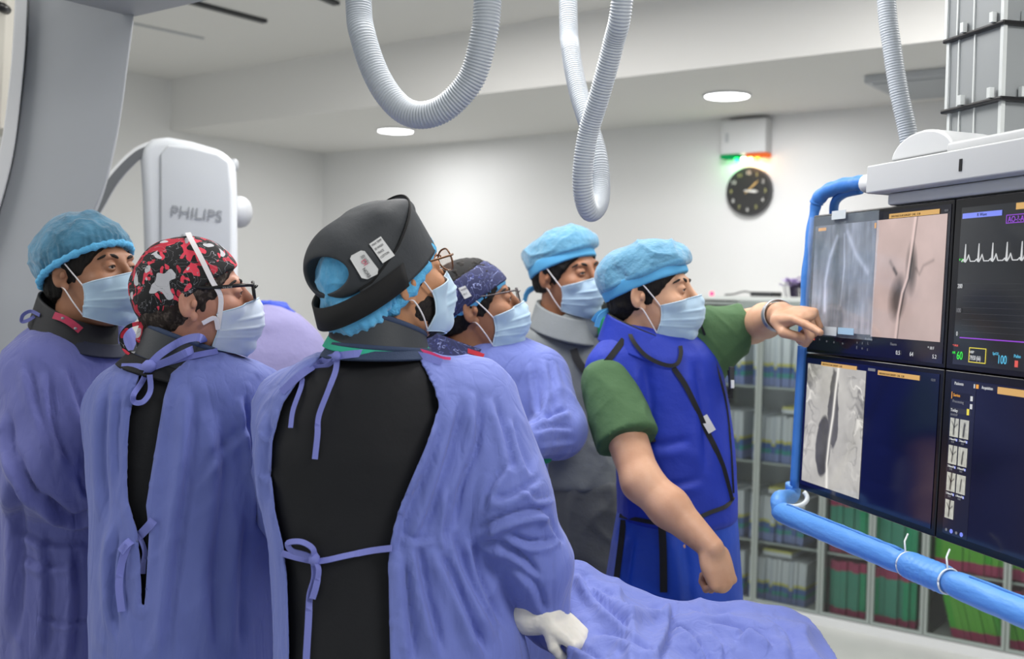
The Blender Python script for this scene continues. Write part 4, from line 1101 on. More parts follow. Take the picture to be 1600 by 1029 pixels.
def hand_prims(W, D, N, S, curls, thumb=(.6, .4), k=1.0, spread=.0):
    """W wrist, D towards the knuckles, N out of the back of the hand, S thumb side. curls: 4 x 3 bends, index first"""
    D = np.array(D, float); D /= np.linalg.norm(D); N = np.array(N, float); N -= D*(N@D); N /= np.linalg.norm(N)
    S0 = np.cross(D, N); S = S0 if S0@np.array(S) > 0 else -S0
    W = np.array(W, float); p = []
    at = lambda a, b, c: W+D*a*k+S*b*k+N*c*k
    M = np.stack([D, S, N], 1)
    p.append(ellip(at(.050, 0, 0), np.array([.056, .041, .0165])*k, .012, M))
    p.append(ellip(at(.034, .024, -.006), np.array([.034, .017, .017])*k, .012, M))
    p.append(ellip(at(.034, -.022, -.005), np.array([.036, .016, .016])*k, .012, M))
    L = [(.042, .026, .021), (.046, .029, .022), (.042, .027, .021), (.033, .021, .019)]
    for i in range(4):
        b = .029-.0195*i; base = at(.088-.004*abs(i-1), b, .003); p.append(cone(at(.045, b*.8, .002), base, .010*k, .0098*k, .008))
        ang = 0; q = base; r = (.0092, .0094, .0090, .0080)[i]*k
        for j in range(3):
            ang += curls[i][j]; d = D*math.cos(ang)-N*math.sin(ang)+S*spread*(1.5-i)*math.cos(ang)
            q2 = q+d*L[i][j]*k; p.append(cone(q, q2, r*(1-.06*j), r*(1-.06*(j+1)), .003)); q = q2
    # thumb from the side of the palm
    a = at(.022, .030, -.008); d1 = D*.62+S*.62*thumb[0]-N*.35; d1 /= np.linalg.norm(d1); b1 = a+d1*.040*k
    d2 = D*.9-S*thumb[1]-N*.35; d2 /= np.linalg.norm(d2); b2 = b1+d2*.032*k; d3 = D*.75-S*(thumb[1]+.35)-N*.45; d3 /= np.linalg.norm(d3); b3 = b2+d3*.024*k
    p += [cone(a, b1, .0145*k, .0115*k, .008), cone(b1, b2, .0112*k, .0102*k, .004), cone(b2, b3, .0102*k, .0088*k, .003)]
    return p
def px_loft(st, d, dy=0, to_floor=None, shrink=0, ang=0, k=.03, e=2.0, floor_w=None):
    """stations (py, x left, x right, half depth[, d]) -> loft at distance d"""
    S_ = []
    for q in st:
        dd = q[4] if len(q) > 4 else d
        c = P((q[1]+q[2])/2, q[0], dd); a = (q[2]-q[1])/2*dd/FPX
        S_.append((c[2], c[0], c[1]+dy, max(a-shrink, .02), max(q[3]-shrink, .02)))
    if to_floor is not None:
        S_ = [q for q in S_ if q[0] > to_floor+.01]
        z, cx_, cy_, a, b = S_[-1]; S_.append((to_floor, cx_, cy_, a*1.04, b*1.05))
    return loft(S_, ang, k, e)

def refine(V, F, prims, sel, rounds=1, it=2):
    """halve the faces where sel(V) holds and settle the new vertices on the surface"""
    bm = bmesh.new(); vs = [bm.verts.new(p) for p in V.tolist()]
    for f in F.tolist():
        try: bm.faces.new([vs[i] for i in f])
        except ValueError: pass
    for r_ in range(rounds):
        bm.verts.ensure_lookup_table(); co = np.array([v.co[:] for v in bm.verts]); m = sel(co, r_)
        bm.verts.index_update()
        ed = [e for e in bm.edges if m[e.verts[0].index] and m[e.verts[1].index]]
        bmesh.ops.subdivide_edges(bm, edges=ed, cuts=1, use_grid_fill=True)
        bm.verts.ensure_lookup_table(); co = np.array([v.co[:] for v in bm.verts]); m = sel(co, r_)
        q = co[m]; e = .0004
        for _ in range(it):
            f0 = evaluate(prims, q); g = np.stack([(evaluate(prims, q+np.eye(3)[i]*e)-evaluate(prims, q-np.eye(3)[i]*e))/(2*e) for i in range(3)], 1)
            L = np.maximum((g*g).sum(1), .15); q = q-g*np.clip(f0/L, -.003, .003)[:, None]
        co[m] = q
        for v, p in zip(bm.verts, co): v.co = p
    bmesh.ops.recalc_face_normals(bm, faces=bm.faces)
    me = bpy.data.meshes.new('refined'); bm.to_mesh(me); bm.free(); return me
# ================================================================== people
def crease_bump(m, scales=((6, .34, .010), (15, .30, .004), (34, .2, .002)), stretch=(1, 1, .3)):
    """pressed-in cloth creases: thin ridges where a noise field crosses its middle value"""
    nt = m.node_tree; b = nt.nodes['Principled BSDF']; tc = nt.nodes.new('ShaderNodeTexCoord')
    last = b.inputs['Normal'].links[0].from_node if b.inputs['Normal'].links else None
    for sc, st, ds in scales:
        mp = nt.nodes.new('ShaderNodeMapping'); mp.inputs['Scale'].default_value = stretch; mp.inputs['Rotation'].default_value = (.2*sc % 1, .35, 0)
        nt.links.new(tc.outputs['Object'], mp.inputs[0])
        n = nt.nodes.new('ShaderNodeTexNoise'); n.inputs['Scale'].default_value = sc; n.inputs['Detail'].default_value = 1.5; n.inputs['Distortion'].default_value = .5
        nt.links.new(mp.outputs[0], n.inputs[0])
        s_ = nt.nodes.new('ShaderNodeMath'); s_.operation = 'SUBTRACT'; s_.inputs[1].default_value = .5; nt.links.new(n.outputs[0], s_.inputs[0])
        a_ = nt.nodes.new('ShaderNodeMath'); a_.operation = 'ABSOLUTE'; nt.links.new(s_.outputs[0], a_.inputs[0])
        r = nt.nodes.new('ShaderNodeMapRange'); r.interpolation_type = 'SMOOTHSTEP'; r.inputs[1].default_value = 0; r.inputs[2].default_value = .09; nt.links.new(a_.outputs[0], r.inputs[0])
        bn = nt.nodes.new('ShaderNodeBump'); bn.inputs['Strength'].default_value = st; bn.inputs['Distance'].default_value = ds; nt.links.new(r.outputs[0], bn.inputs['Height'])
        if last: nt.links.new(last.outputs[0], bn.inputs['Normal'])
        nt.links.new(bn.outputs[0], b.inputs['Normal']); last = bn
    return m
G_ = dict(rough=.82, bump=(240, .12, .002), sheen=.15)
M_gown = crease_bump(mat('gown_periwinkle', '6c79bf', var=('6471b5', 4), **G_))
M_gown2 = crease_bump(mat('gown_deep_periwinkle', '6470b2', var=('5c68a9', 4), **G_))
M_gown3 = crease_bump(mat('gown_slate_lilac', '5f64a2', var=('575c99', 4), **G_))
M_lilac = mat('gown_faded_lilac', '827ea6', .85, bump=(14, .5, .014), bump2=(240, .1, .002))
M_tie = mat('gown_tie', '747bc2', .8, bump=(200, .15, .002))
M_apron = mat('black_lead_apron', '15161a', .72, bump=(300, .15, .001), bump2=(6, .3, .02), spec=.3)
M_slate = mat('collar_slate', '2f3338', .6, bump=(200, .15, .002)); M_navytrim = mat('collar_navy_trim', '2d3c58', .8, bump=(400, .5, .002))
M_navy = mat('navy_cloth', '1a2036', .75, bump=(40, .3, .004)); M_red = mat('crimson_trim', 'a8284a', .6); M_red2 = mat('red_trim', 'c02432', .6)
M_teal = mat('teal_scrub', '28a487', .8, bump=(60, .3, .004)); M_pink = mat('pink_cord', 'e04078', .6)
M_glove = mat('latex_glove', 'dcd8cc', .45, bump=(70, .25, .003), sss=.05)
SK1 = skin('skin_tan', 'c08c68', 'b07c5a'); SK2 = skin('skin_ruddy', 'b98670', 'a87460'); SK3 = skin('skin_olive', 'a2745a', '93664c'); SK4 = skin('skin_brown', '9c6c50', '8a5c42'); SK6 = skin('skin_light_tan', 'cb9f82', 'bf9072')
M_shoe = mat('theatre_clog', '2a2c34', .6)
def bouffant_mat(name, c, c2, alpha):
    return mat(name, c, .85, bump=(60, .8, .008), bump2=(16, .7, .02), alpha=alpha, var=(c2, 30), sheen=.4)
M_bouf = bouffant_mat('bouffant_blue', '5aa2c8', '3f7f9f', .62)
M_bouf_rim = mat('bouffant_rim_blue', '5aaedd', .8, bump=(120, .9, .006))
M_cap_thin = bouffant_mat('surgical_cap_blue', '68a6c8', '5a98bc', .72); M_cap_band = mat('surgical_cap_band', '58a8d6', .8, bump=(300, .15, .001), var=('4f9ccc', 8))

def legs_prims(cx_, cy_, z1=.93, sp=.075, dirx=0, diry=-1):
    out = []
    for s in (1, -1):
        h = np.array([cx_+sp*s, cy_, z1]); k_ = np.array([cx_+sp*s*1.05, cy_, z1*.52]); a = np.array([cx_+sp*s*1.1, cy_, .10])
        out += [cone(h, k_, .066, .052, .03), cone(k_, a, .052, .038, .03), cone(a+[0, 0, -.03], a+[dirx*.14, diry*.14, -.055], .038, .030, .02)]
    return out
def gown(name, prims, h, m, T, foldl=(), seed=0., amp=1.0, vert=1.0, opening=None, dmax=99, th=.003, noise_mask=None, sm=2):
    V, F = surface(prims, h); V = smooth_mesh(V, F, sm); N = normals(V, F)
    hgt = crumple(V, amp, seed, vert)
    if noise_mask is not None: hgt = hgt*noise_mask(V)
    V = V+N*hgt[:, None]
    if foldl: V = V+N*folds(V, N, foldl)[:, None]
    if opening is not None:
        N = normals(V, F); V, F = cut_opening(V, F, N, opening, h, dmax)
    o = fastmesh(name, V, F, m, T)
    if opening is not None: solid(o, th, -1)
    return o
def cap_rim(H, fz, bz): # plane through forehead height fz (at y=.1) and nape height bz (at y=-.11)
    n = np.array([0, -(fz-bz)/.21, 1.]); L = np.linalg.norm(n); n /= L; off = (n@np.array([0, .1, fz])); return n, off
def gather(H, c, r, m, T, rimz, name='bouffant_cap', h=.003, bumps=1.0, rimm=None, rim_r=.006, extra=()):
    n, off = cap_rim(H, *rimz)
    pr = [H.ell(c, r, .02)]+[H.ell(*e) for e in extra]+[half(H, n, off, .012)]
    V, F = surface(pr, h); N = normals(V, F); L = H.l(V)
    dist = L@n-off; ang = np.arctan2(L[:, 0], L[:, 1]-c[1])
    rad = np.sin(ang*46+3*vnoise(L*18))*np.clip(1-dist/.05, .1, 1)*.0022*bumps
    V = V+N*(rad+vnoise(V*28)*.010*bumps+np.clip(ridged(V*30), 0, 1)**2*.0035*bumps)[:, None]
    o = fastmesh(name, V, F, m, T)
    if rimm:
        A = []; cc_ = np.array(c)
        for a in np.linspace(0, 2*math.pi, 90):
            s = np.array([math.sin(a)*r[0], math.cos(a)*r[1], 0]); zc = None
            # point of the ellipsoid section plane
            lo_, hi_ = 0., 1.3
            p0 = cc_+np.array([0, 0, 0]); 
            x_, y_ = s[0], s[1]
            for _ in range(20):
                k_ = (lo_+hi_)/2; q = np.array([cc_[0]+x_*k_, cc_[1]+y_*k_, 0]); q[2] = (off-n[0]*q[0]-n[1]*q[1])/n[2]
                if np.linalg.norm((q-cc_)/np.array(r)) < 1: lo_ = k_
                else: hi_ = k_
            A.append(H.w(q*1.0+n*.002))
        mb = MB(); mb.tube(A, [rim_r*(1+.22*math.sin(i*2.3)+.12*math.sin(i*5.1)) for i in range(90)], 10, caps=False); mb.build('elastic_rim', rimm, o, True)
    return o
def neck_collar(name, H, T, z0, z1, rx, ry, m, trim=None, lean=(0, 0), th=.006, cy=-.02, tilt=.03, fl=.12, tilt0=None):
    """standing collar around the neck, in head space without its tilt"""
    o_ = H.c; rows = []
    for k_, f_ in enumerate((0, .08, .5, .92, 1)):
        row = []
        for a in np.linspace(0, 2*math.pi, 49)[:-1]:
            yawd = H.M[:, 1].copy(); yawd[2] = 0; yawd /= np.linalg.norm(yawd); rt = np.cross(yawd, [0, 0, 1])
            z = z0+(z1-z0)*f_-(tilt*f_+(tilt if tilt0 is None else tilt0)*(1-f_))*math.cos(a)+lean[1]*math.sin(a)
            flare = 1+fl*(1-f_)
            row.append(o_+rt*rx*flare*math.sin(a)+yawd*(cy+ry*flare*math.cos(a)+lean[0]*f_)+np.array([0, 0, z]))
        rows.append(row)
    n = 48; V = [p for r_ in rows for p in r_]; F = [(i*n+j, i*n+(j+1) % n, (i+1)*n+(j+1) % n, (i+1)*n+j) for i in range(4) for j in range(n)]
    o = pydata(name, V, F, m, T, True); solid(o, th, 0)
    if trim:
        for r_ in (rows[0], rows[4]):
            mb = MB(); mb.tube(r_+[r_[0]], .0058, 8, caps=False); mb.build('collar_trim', trim, o, True)
    return o, rows
def body(H, torso, arms, T, m, h=.0045, neck=None, legs=None):
    pr = H.prims()
    yawd = H.M[:, 1].copy(); yawd[2] = 0; yawd /= np.linalg.norm(yawd)
    nk = neck if neck is not None else H.c-yawd*.03+np.array([0, 0, -.22])
    pr.append(cone(H.w((0, -.028, -.045)), nk, .056, .064, .025))
    pr += torso+arms+(legs or [])
    V, F = surface(pr, h)
    if h > .006: return fastmesh('body', V, F, m, T)
    def sel(co, k_):
        L = H.l(co)
        eye = np.minimum(np.linalg.norm(L-[.032, .09, .006], axis=1), np.linalg.norm(L-[-.032, .09, .006], axis=1)) < (.034 if k_ == 0 else .021)
        ear = np.minimum(np.linalg.norm(L-[.082, -.01, 0], axis=1), np.linalg.norm(L-[-.082, -.01, 0], axis=1)) < (.045 if k_ == 0 else .0)
        nose = (L[:, 1] > .085) & (L[:, 2] > -.06) & (L[:, 2] < .05) & (k_ == 0)
        return eye | ear | nose
    me = refine(V, F, pr, sel, 2); me.name = 'body'
    return link('body', me, m, T, True)

# ---------------------------------------------------------------- 1: man in the middle, back to the viewer, tall black cap
D1 = 2.0
T = empty('person', [P(600, 800, D1)[0], D1, 0], 'person from behind in open gown over black apron, tall black cap and round glasses', 'person')
H = Head(606, 440, 2.0, (.80, .60), .30, .0)
st1 = [(545, 535, 655, .05), (556, 505, 690, .075), (572, 468, 725, .10), (600, 432, 752, .125), (650, 408, 768, .14), (700, 403, 772, .15), (780, 412, 775, .15), (850, 424, 785, .155), (950, 430, 805, .175), (1029, 432, 825, .19)]
tors = px_loft([(q[0]+3, q[1]+14, q[2]-14, q[3]-.02) for q in st1], D1, to_floor=.95)
c_ = P(610, 900, D1)
arms = [cone(P(735, 640, 2.02), P(792, 790, 1.97), .05, .042), cone(P(792, 790, 1.97), P(850, 945, 2.0), .04, .028),
        cone(P(470, 640, 2.05), P(450, 790, 2.25), .05, .042), cone(P(450, 790, 2.25), P(560, 880, 2.45), .04, .028)]
body(H, [tors], arms, T, SK1, .0038, legs=legs_prims(c_[0], c_[1], .93, .07, 0, 1))
eyes(H, T); hair(H, T, low=-.075)
# beard
beardp = [H.ell((0, .045, -.083), (.053, .053, .042), .02), H.ell((.044, .030, -.052), (.024, .038, .036), .02), H.ell((-.044, .030, -.052), (.024, .038, .036), .02)]
part('beard', beardp+[half(H, (0, -.1, -1), .028), half(H, (0, .7, -.3), -.0)], .003, mat('beard_hair', '1c1512', .85, bump=(200, 1, .004)), T, noise=(110, .004))
facemask(H, T, under=beardp)
glasses(H, T, mat('tortoise_gold_frame', '6e4a2c', .3, .5), 'round', .0017, .006, .010)
gather(H, (0, -.020, .026), (.087, .112, .098), bouffant_mat('bouffant_bright_blue', '5fb3e2', '4ea2d4', .9), T, (.062, -.092), h=.003, bumps=1.1, rimm=M_bouf_rim, rim_r=.013, extra=[((0, -.076, -.034), (.076, .060, .050), .03)])
# tall black cap: band with high front, folded crown, open at the back
M_blk = mat('black_cap_cloth', '34373b', .68, bump=(300, .2, .0015), bump2=(18, .35, .008), spec=.35); M_blk2 = mat('black_cap_strap', '0b0b0d', .85)
n, off = cap_rim(H, .046, -.030)
def capring(k, lift, sc):
    q = np.array([math.sin(k)*.100*sc[0], -.022+math.cos(k)*.124*sc[1], 0]); q[2] = (off-n[1]*q[1])/n[2]; return q+np.array([0, 0, lift])
rows = []
A = np.linspace(-2.25, 2.25, 70)
for f_ in np.linspace(0, 1, 14):
    r_ = []
    for a in A:
        hgt = .040+.058*np.clip((math.cos(a*.80)+.05)/1.05, 0, 1)**.9
        tp = (1-.04*f_, 1-.0*f_)
        q = capring(a, f_*hgt, tp); q[1] -= .034*f_*max(0, math.cos(a))
        r_.append(H.w(q))
    rows.append(r_)
nA = len(A); V = [p for r_ in rows for p in r_]; F = [(i*nA+j, i*nA+j+1, (i+1)*nA+j+1, (i+1)*nA+j) for i in range(13) for j in range(nA-1)]
cap = pydata('surgeon_cap', V, F, M_blk, T, True); solid(cap, .003, 0)
top = rows[-1]
pr = [H.ell((0, -.038, .048), (.095, .112, .088), .03), H.cone((-.032, .055, .125), (.032, .055, .125), .008, .008, .05), H.cone((-.045, .03, .118), (.045, .03, .118), .014, .014, .05), H.cone((-.05, -.01, .108), (.05, -.01, .108), .022, .022, .05),
      half(H, n, off+.034, .006), H.ell((.02, -.125, .050), (.050, .050, .030), .01, '-')]
cr = part('crown_panel', pr, .003, M_blk, cap, noise=(18, .007), sm=1)
mb = MB(); mb.tube([p+H.M@np.array([0, 0, .001]) for p in top], .0022, 6); mb.build('crown_seam', M_blk2, cap, True)
back = [H.w(capring(a, -.004, (1.05, 1.03))) for a in np.linspace(1.55, 2*math.pi-1.55, 40)]
back2 = [H.w(capring(a, .038, (1.04, 1.02))) for a in np.linspace(1.55, 2*math.pi-1.55, 40)]
V = back+back2; o = pydata('back_strap', V, [(i, i+1, 41+i, 40+i) for i in range(39)], M_blk2, cap, True); solid(o, .003, 0)
# labels on the cap
cb = bvh_of(cap, cr)
def sticker(corners, m, name, off_=.0055):
    q = [onto(cb, x, y, off_) for x, y in corners]; mb = MB(); mb.prism(q, np.cross(q[1]-q[0], q[2]-q[1])/np.linalg.norm(np.cross(q[1]-q[0], q[2]-q[1]))*.0006); return mb.build(name, m, cap), q
M_stk = mat('paper_label', 'cfd0d0', .5); M_ink = mat('label_ink', '33343a', .6); M_inkr = mat('label_ink_pink', 'd0506a', .6)
o, q = sticker([(577, 381), (595, 369), (617, 399), (598, 411)], M_stk, 'care_label'); ax = q[1]-q[0]; ay = q[0]-q[3]; nz_ = np.cross(ax, ay); nz_ /= np.linalg.norm(nz_)
for k_, s_ in enumerate(('MAX TEMP', '30 WASH', 'TRACE', 'COTTON')): text('label_print', s_, q[0]-ay*(.17+.21*k_)+ax*.08+nz_*.001, ax, ay, .0042, M_ink, o, .0001, xs=.75)
o, q = sticker([(547, 404), (549, 399), (564, 391), (570, 392), (591, 420), (590, 428), (574, 436), (565, 434)], M_stk, 'care_label')
a0 = onto(cb, 549, 404, .0055); b0 = onto(cb, 568, 392, .0055); c0 = onto(cb, 570, 434, .0055); ax = c0-a0; ay = b0-a0; nz_ = np.cross(ax, ay); nz_ /= np.linalg.norm(nz_)
o.data.update()
text('label_print', 'NORB', a0+ax*.62+ay*.2+nz_*-.0012*0+nz_*.001, ax, ay, .0062, M_ink, o, .0002, xs=.8); text('label_print', 'DI', a0+ax*.3+ay*.45+nz_*.001, ax, ay, .008, M_inkr, o, .0002)
for k_ in range(3): text('label_print', 'size medium', a0+ax*.12+ay*(.82-.11*k_)+nz_*.001, ax, ay, .0026, M_ink, o, .0001)
# apron under the gown
ap = px_loft([(q[0]-1, q[1]+7, q[2]-(8 if q[0] < 600 else 20), q[3]-(.004 if q[0] < 600 else .014)) for q in st1], D1, to_floor=.55)
sh = [cone(P(680, 598, 1.99), P(700, 640, 2.0), .045, .045, .04)]
apron = part('lead_apron', [ap]+sh, .006, M_apron, T, noise=(7, .008), sm=2)
o, rows = neck_collar('thyroid_collar', H, T, -.120, -.074, .077, .082, M_slate, M_navytrim, (.004, 0), cy=-.018, tilt=.026, tilt0=.006)
o2, _ = neck_collar('scrub_neckline', H, T, -.127, -.108, .084, .089, M_teal, None, (.0, -.009), cy=-.018, tilt=.004)
o2, _ = neck_collar('apron_neckline', H, T, -.138, -.124, .090, .094, M_navytrim, None, (.0, 0), cy=-.018, fl=.12, tilt=.0)
sl = [cone(P(738, 632, 2.02), P(790, 785, 1.96), .086, .080, .05), cone(P(790, 785, 1.96), P(838, 880, 1.97), .078, .058, .03), cone(P(838, 880, 1.97), P(852, 952, 1.99), .058, .040, .03),
      cone(P(462, 640, 2.06), P(448, 790, 2.25), .07, .07, .05), cone(P(448, 790, 2.25), P(560, 880, 2.42), .068, .045, .03)]
gst = [(q[0], q[1], q[2], q[3]+.004) for q in st1]
OP1 = [(500, 556), (470, 585), (440, 630), (423, 690), (421, 740), (428, 800), (440, 850), (446, 900), (449, 1000), (452, 1400), (612, 1400), (610, 1029), (608, 950), (607, 880), (610, 848), (622, 800), (640, 755), (662, 705), (680, 660), (687, 632), (678, 600), (664, 574), (655, 556), (640, 520), (520, 520)]
FL1 = [([(690, 640), (668, 720), (632, 800), (618, 870)], 9, .006), ([(720, 620), (700, 700), (672, 790), (650, 850)], 11, .008), ([(745, 610), (742, 690), (716, 760), (705, 830)], 10, .008),
       ([(650, 850), (662, 920), (690, 1029)], 12, .010), ([(680, 850), (720, 940), (760, 1029)], 12, .010), ([(705, 830), (728, 900), (780, 1000)], 12, .009), ([(630, 860), (636, 950), (645, 1040)], 10, .008),
       ([(625, 830), (650, 845), (680, 838)], 7, .004), ([(770, 620), (790, 690), (800, 740)], 9, .006), ([(800, 650), (812, 700), (830, 745)], 8, .005),
       ([(748, 835), (780, 815), (830, 800), (860, 802)], 9, .009), ([(752, 850), (800, 860), (845, 905)], 9, .008), ([(770, 780), (800, 775), (850, 745)], 8, .006), ([(790, 835), (830, 850), (870, 845)], 8, .006),
       ([(758, 800), (770, 760), (800, 720)], 8, .006), ([(800, 880), (835, 915), (850, 960)], 9, .006), ([(845, 790), (865, 830), (880, 850)], 7, .005), ([(812, 760), (840, 780), (866, 775)], 6, .004),
       ([(420, 640), (412, 720), (418, 800)], 7, .005), ([(700, 760), (694, 830), (700, 880)], 7, .006), ([(735, 840), (748, 900), (790, 990)], 9, .008)]
gw = gown('surgical_gown', [px_loft(gst, D1, to_floor=.22)]+sl, .0055, M_gown, T, FL1, 1.3, .85, .75, OP1, 2.06)
gb = bvh_of(gw, apron, o2)
tiepts = lambda pts, off_=.006: [onto(gb, x, y, off_) for x, y in pts]
strip('neck_tie', tiepts([(440, 612), (470, 585), (500, 566), (524, 557), (560, 552), (610, 550), (660, 556), (690, 566)], .007), .013, M_tie, gw, twist=[.1])
strip('hanging_tie', tiepts([(525, 556), (512, 570), (478, 578), (470, 606), (458, 640), (454, 668)], .008), .0085, M_tie, gw, twist=[.3, -.4])
strip('hanging_tie', tiepts([(527, 557), (524, 580), (512, 612), (498, 650), (496, 680), (492, 717)], .009), .010, M_tie, gw, twist=[.2, .5, -.2])
mb = MB(); c0 = onto(gb, 526, 556, .012); mb.tube([c0-RIG*.008, c0-RIG*.003, c0+RIG*.003, c0+RIG*.008], [.004, .009, .009, .004], 10); mb.build('tie_knot', M_tie, gw, True)
strip('waist_tie', tiepts([(440, 864), (470, 872), (500, 876), (540, 868), (580, 860), (612, 856)], .008), .011, M_tie, gw, twist=[.1, .5, .2])
strip('tie_bow', [onto(gb, x, y, o_) for x, y, o_ in [(490, 872, .012), (476, 866, .02), (456, 860, .028), (450, 848, .034), (470, 846, .036), (488, 856, .026), (492, 872, .014)]], .011, M_tie, gw, twist=[.6])
strip('hanging_tie', tiepts([(490, 872), (492, 900), (484, 930), (482, 970), (478, 1040), (476, 1100)], .011), .012, M_tie, gw, twist=[.1, .5, -.2, .2])
strip('hanging_tie', tiepts([(492, 874), (498, 890), (494, 915), (488, 935)], .014), .011, M_tie, gw, twist=[.7, .2])
mb = MB(); c0 = onto(gb, 491, 873, .013); mb.tube([c0-UPV*.011, c0-UPV*.004, c0+UPV*.004, c0+UPV*.011], [.005, .010, .010, .005], 10); mb.build('tie_knot', M_tie, gw, True)
strip('pink_cord', tiepts([(654, 546), (672, 551), (690, 558), (704, 560)], .012), .005, M_pink, T, twist=[0])
# gloved hand resting on the drape
W_ = P(858, 955, 1.975)
hp = hand_prims(W_, RIG*.70-UPV*.62-FWD*.25, RIG*.55+UPV*.62-FWD*.45, -FWD*.8-UPV*.2, [(.85, 1.1, .6), (.95, 1.15, .6), (1.0, 1.15, .6), (1.0, 1.2, .6)], (.3, .3), .86)
hp += [cone(P(834, 956, 1.985), W_, .034, .029, .012), cone(P(822, 958, 1.985), P(840, 958, 1.985), .036, .035, .02)]
part('surgical_glove', hp, .0022, M_glove, T, noise=(150, .0010))

# ---------------------------------------------------------------- 2: man with printed cap
D2 = 2.25
T = empty('person', [P(290, 800, D2)[0], D2, 0], 'person from behind in tied gown, black cap printed with red and white patches', 'person')
H = Head(306, 470, 2.25, (.97, .24), .14, 0)
st2 = [(545, 250, 345, .05), (556, 215, 370, .075), (570, 178, 395, .095), (595, 148, 418, .12), (640, 137, 425, .135), (700, 139, 425, .14), (800, 145, 425, .15), (900, 146, 428, .16), (1029, 148, 432, .17)]
c_ = P(290, 900, D2)
arms = [cone(P(398, 625, 2.30), P(420, 780, 2.38), .05, .042), cone(P(420, 780, 2.38), P(470, 860, 2.5), .04, .028), cone(P(180, 640, 2.3), P(190, 780, 2.42), .05, .042), cone(P(190, 780, 2.42), P(280, 850, 2.58), .04, .028)]
body(H, [px_loft([(q[0]+3, q[1]+16, q[2]-16, q[3]-.02) for q in st2], D2, to_floor=.95)], arms, T, SK2, .0042, legs=legs_prims(c_[0], c_[1], .93, .07, 1, 0))
eyes(H, T); hair(H, T, M_hairgrey, low=-.070)
M_print = bpy.data.materials.new('printed_cap_cloth'); M_print.use_nodes = True; nt = M_print.node_tree; b = nt.nodes['Principled BSDF']; b.inputs['Roughness'].default_value = .8
tcn = nt.nodes.new('ShaderNodeTexCoord')
def noisethr(scale, lo_, hi_, seedv, det=2, dist=0, stretch=(1, 1, 1)):
    mp = nt.nodes.new('ShaderNodeMapping'); mp.inputs['Location'].default_value = (seedv, seedv*2, seedv*.7); mp.inputs['Scale'].default_value = stretch; nt.links.new(tcn.outputs['Object'], mp.inputs[0])
    n_ = nt.nodes.new('ShaderNodeTexNoise'); n_.inputs['Scale'].default_value = scale; n_.inputs['Detail'].default_value = det; n_.inputs['Distortion'].default_value = dist; nt.links.new(mp.outputs[0], n_.inputs[0])
    r = nt.nodes.new('ShaderNodeMapRange'); r.inputs[1].default_value = lo_; r.inputs[2].default_value = hi_; nt.links.new(n_.outputs[0], r.inputs[0]); return r
def mixc(a, facn, colr):
    mx_ = nt.nodes.new('ShaderNodeMix'); mx_.data_type = 'RGBA'
    if isinstance(a, tuple): mx_.inputs[6].default_value = a
    else: nt.links.new(a.outputs[2], mx_.inputs[6])
    mx_.inputs[7].default_value = colr; nt.links.new(facn.outputs[0], mx_.inputs[0]); return mx_
x = mixc(lin('0d0d10'), noisethr(46, .62, .63, 1.3, 0, .8), lin('d83a50'))
x = mixc(x, noisethr(40, .62, .63, 9.1, 0, .5), lin('b01c34'))
x = mixc(x, noisethr(42,   .685, .695, 4.7, 0, .3), lin('bdbdc2'))
def lines(scale, w_, seedv, colr, base, dist=2.0):
    mp = nt.nodes.new('ShaderNodeMapping'); mp.inputs['Location'].default_value = (seedv, seedv, 0); nt.links.new(tcn.outputs['Object'], mp.inputs[0])
    n_ = nt.nodes.new('ShaderNodeTexNoise'); n_.inputs['Scale'].default_value = scale; n_.inputs['Detail'].default_value = 2; n_.inputs['Distortion'].default_value = dist; nt.links.new(mp.outputs[0], n_.inputs[0])
    s_ = nt.nodes.new('ShaderNodeMath'); s_.operation = 'SUBTRACT'; s_.inputs[1].default_value = .5; nt.links.new(n_.outputs[0], s_.inputs[0])
    a_ = nt.nodes.new('ShaderNodeMath'); a_.operation = 'ABSOLUTE'; nt.links.new(s_.outputs[0], a_.inputs[0])
    r = nt.nodes.new('ShaderNodeMapRange'); r.inputs[1].default_value = w_; r.inputs[2].default_value = w_*.5; nt.links.new(a_.outputs[0], r.inputs[0])
    return mixc(base, r, colr)
x = lines(20, .006, 3.0, lin('8a8a90'), x)
nt.links.new(x.outputs[2], b.inputs['Base Color'])
n, off = cap_rim(H, .066, -.040)
pr = [H.ell((0, -.014, .036), (.0895, .111, .100), .02), H.ell((0, -.075, .02), (.06, .045, .055), .03), half(H, n, off, .006)]
cap = part('scrub_cap', pr, .003, M_print, T, noise=(26, .008))
mb = MB(); 
# back ties of the cap
strip('cap_tie', [H.w(p) for p in [(.02, -.108, -.03), (.03, -.135, -.035), (.03, -.152, -.055), (.03, -.145, -.085), (.03, -.125, -.088), (.025, -.118, -.06), (.02, -.11, -.035)]], .008, M_print, cap, nrm=-FWD+RIG*.5, th=.002, twist=[.3])
strip('cap_tie', [H.w(p) for p in [(.025, -.108, -.03), (.03, -.12, -.06), (.03, -.116, -.09), (.03, -.108, -.115)]], .009, M_print, cap, nrm=-FWD, th=.002, twist=[.2])
M_mask2 = mat('mask_white_cup', 'c9d4e4', .7, bump=(200, .1, .001))
mk, G = facemask(H, T, M_mask2, loops=False)
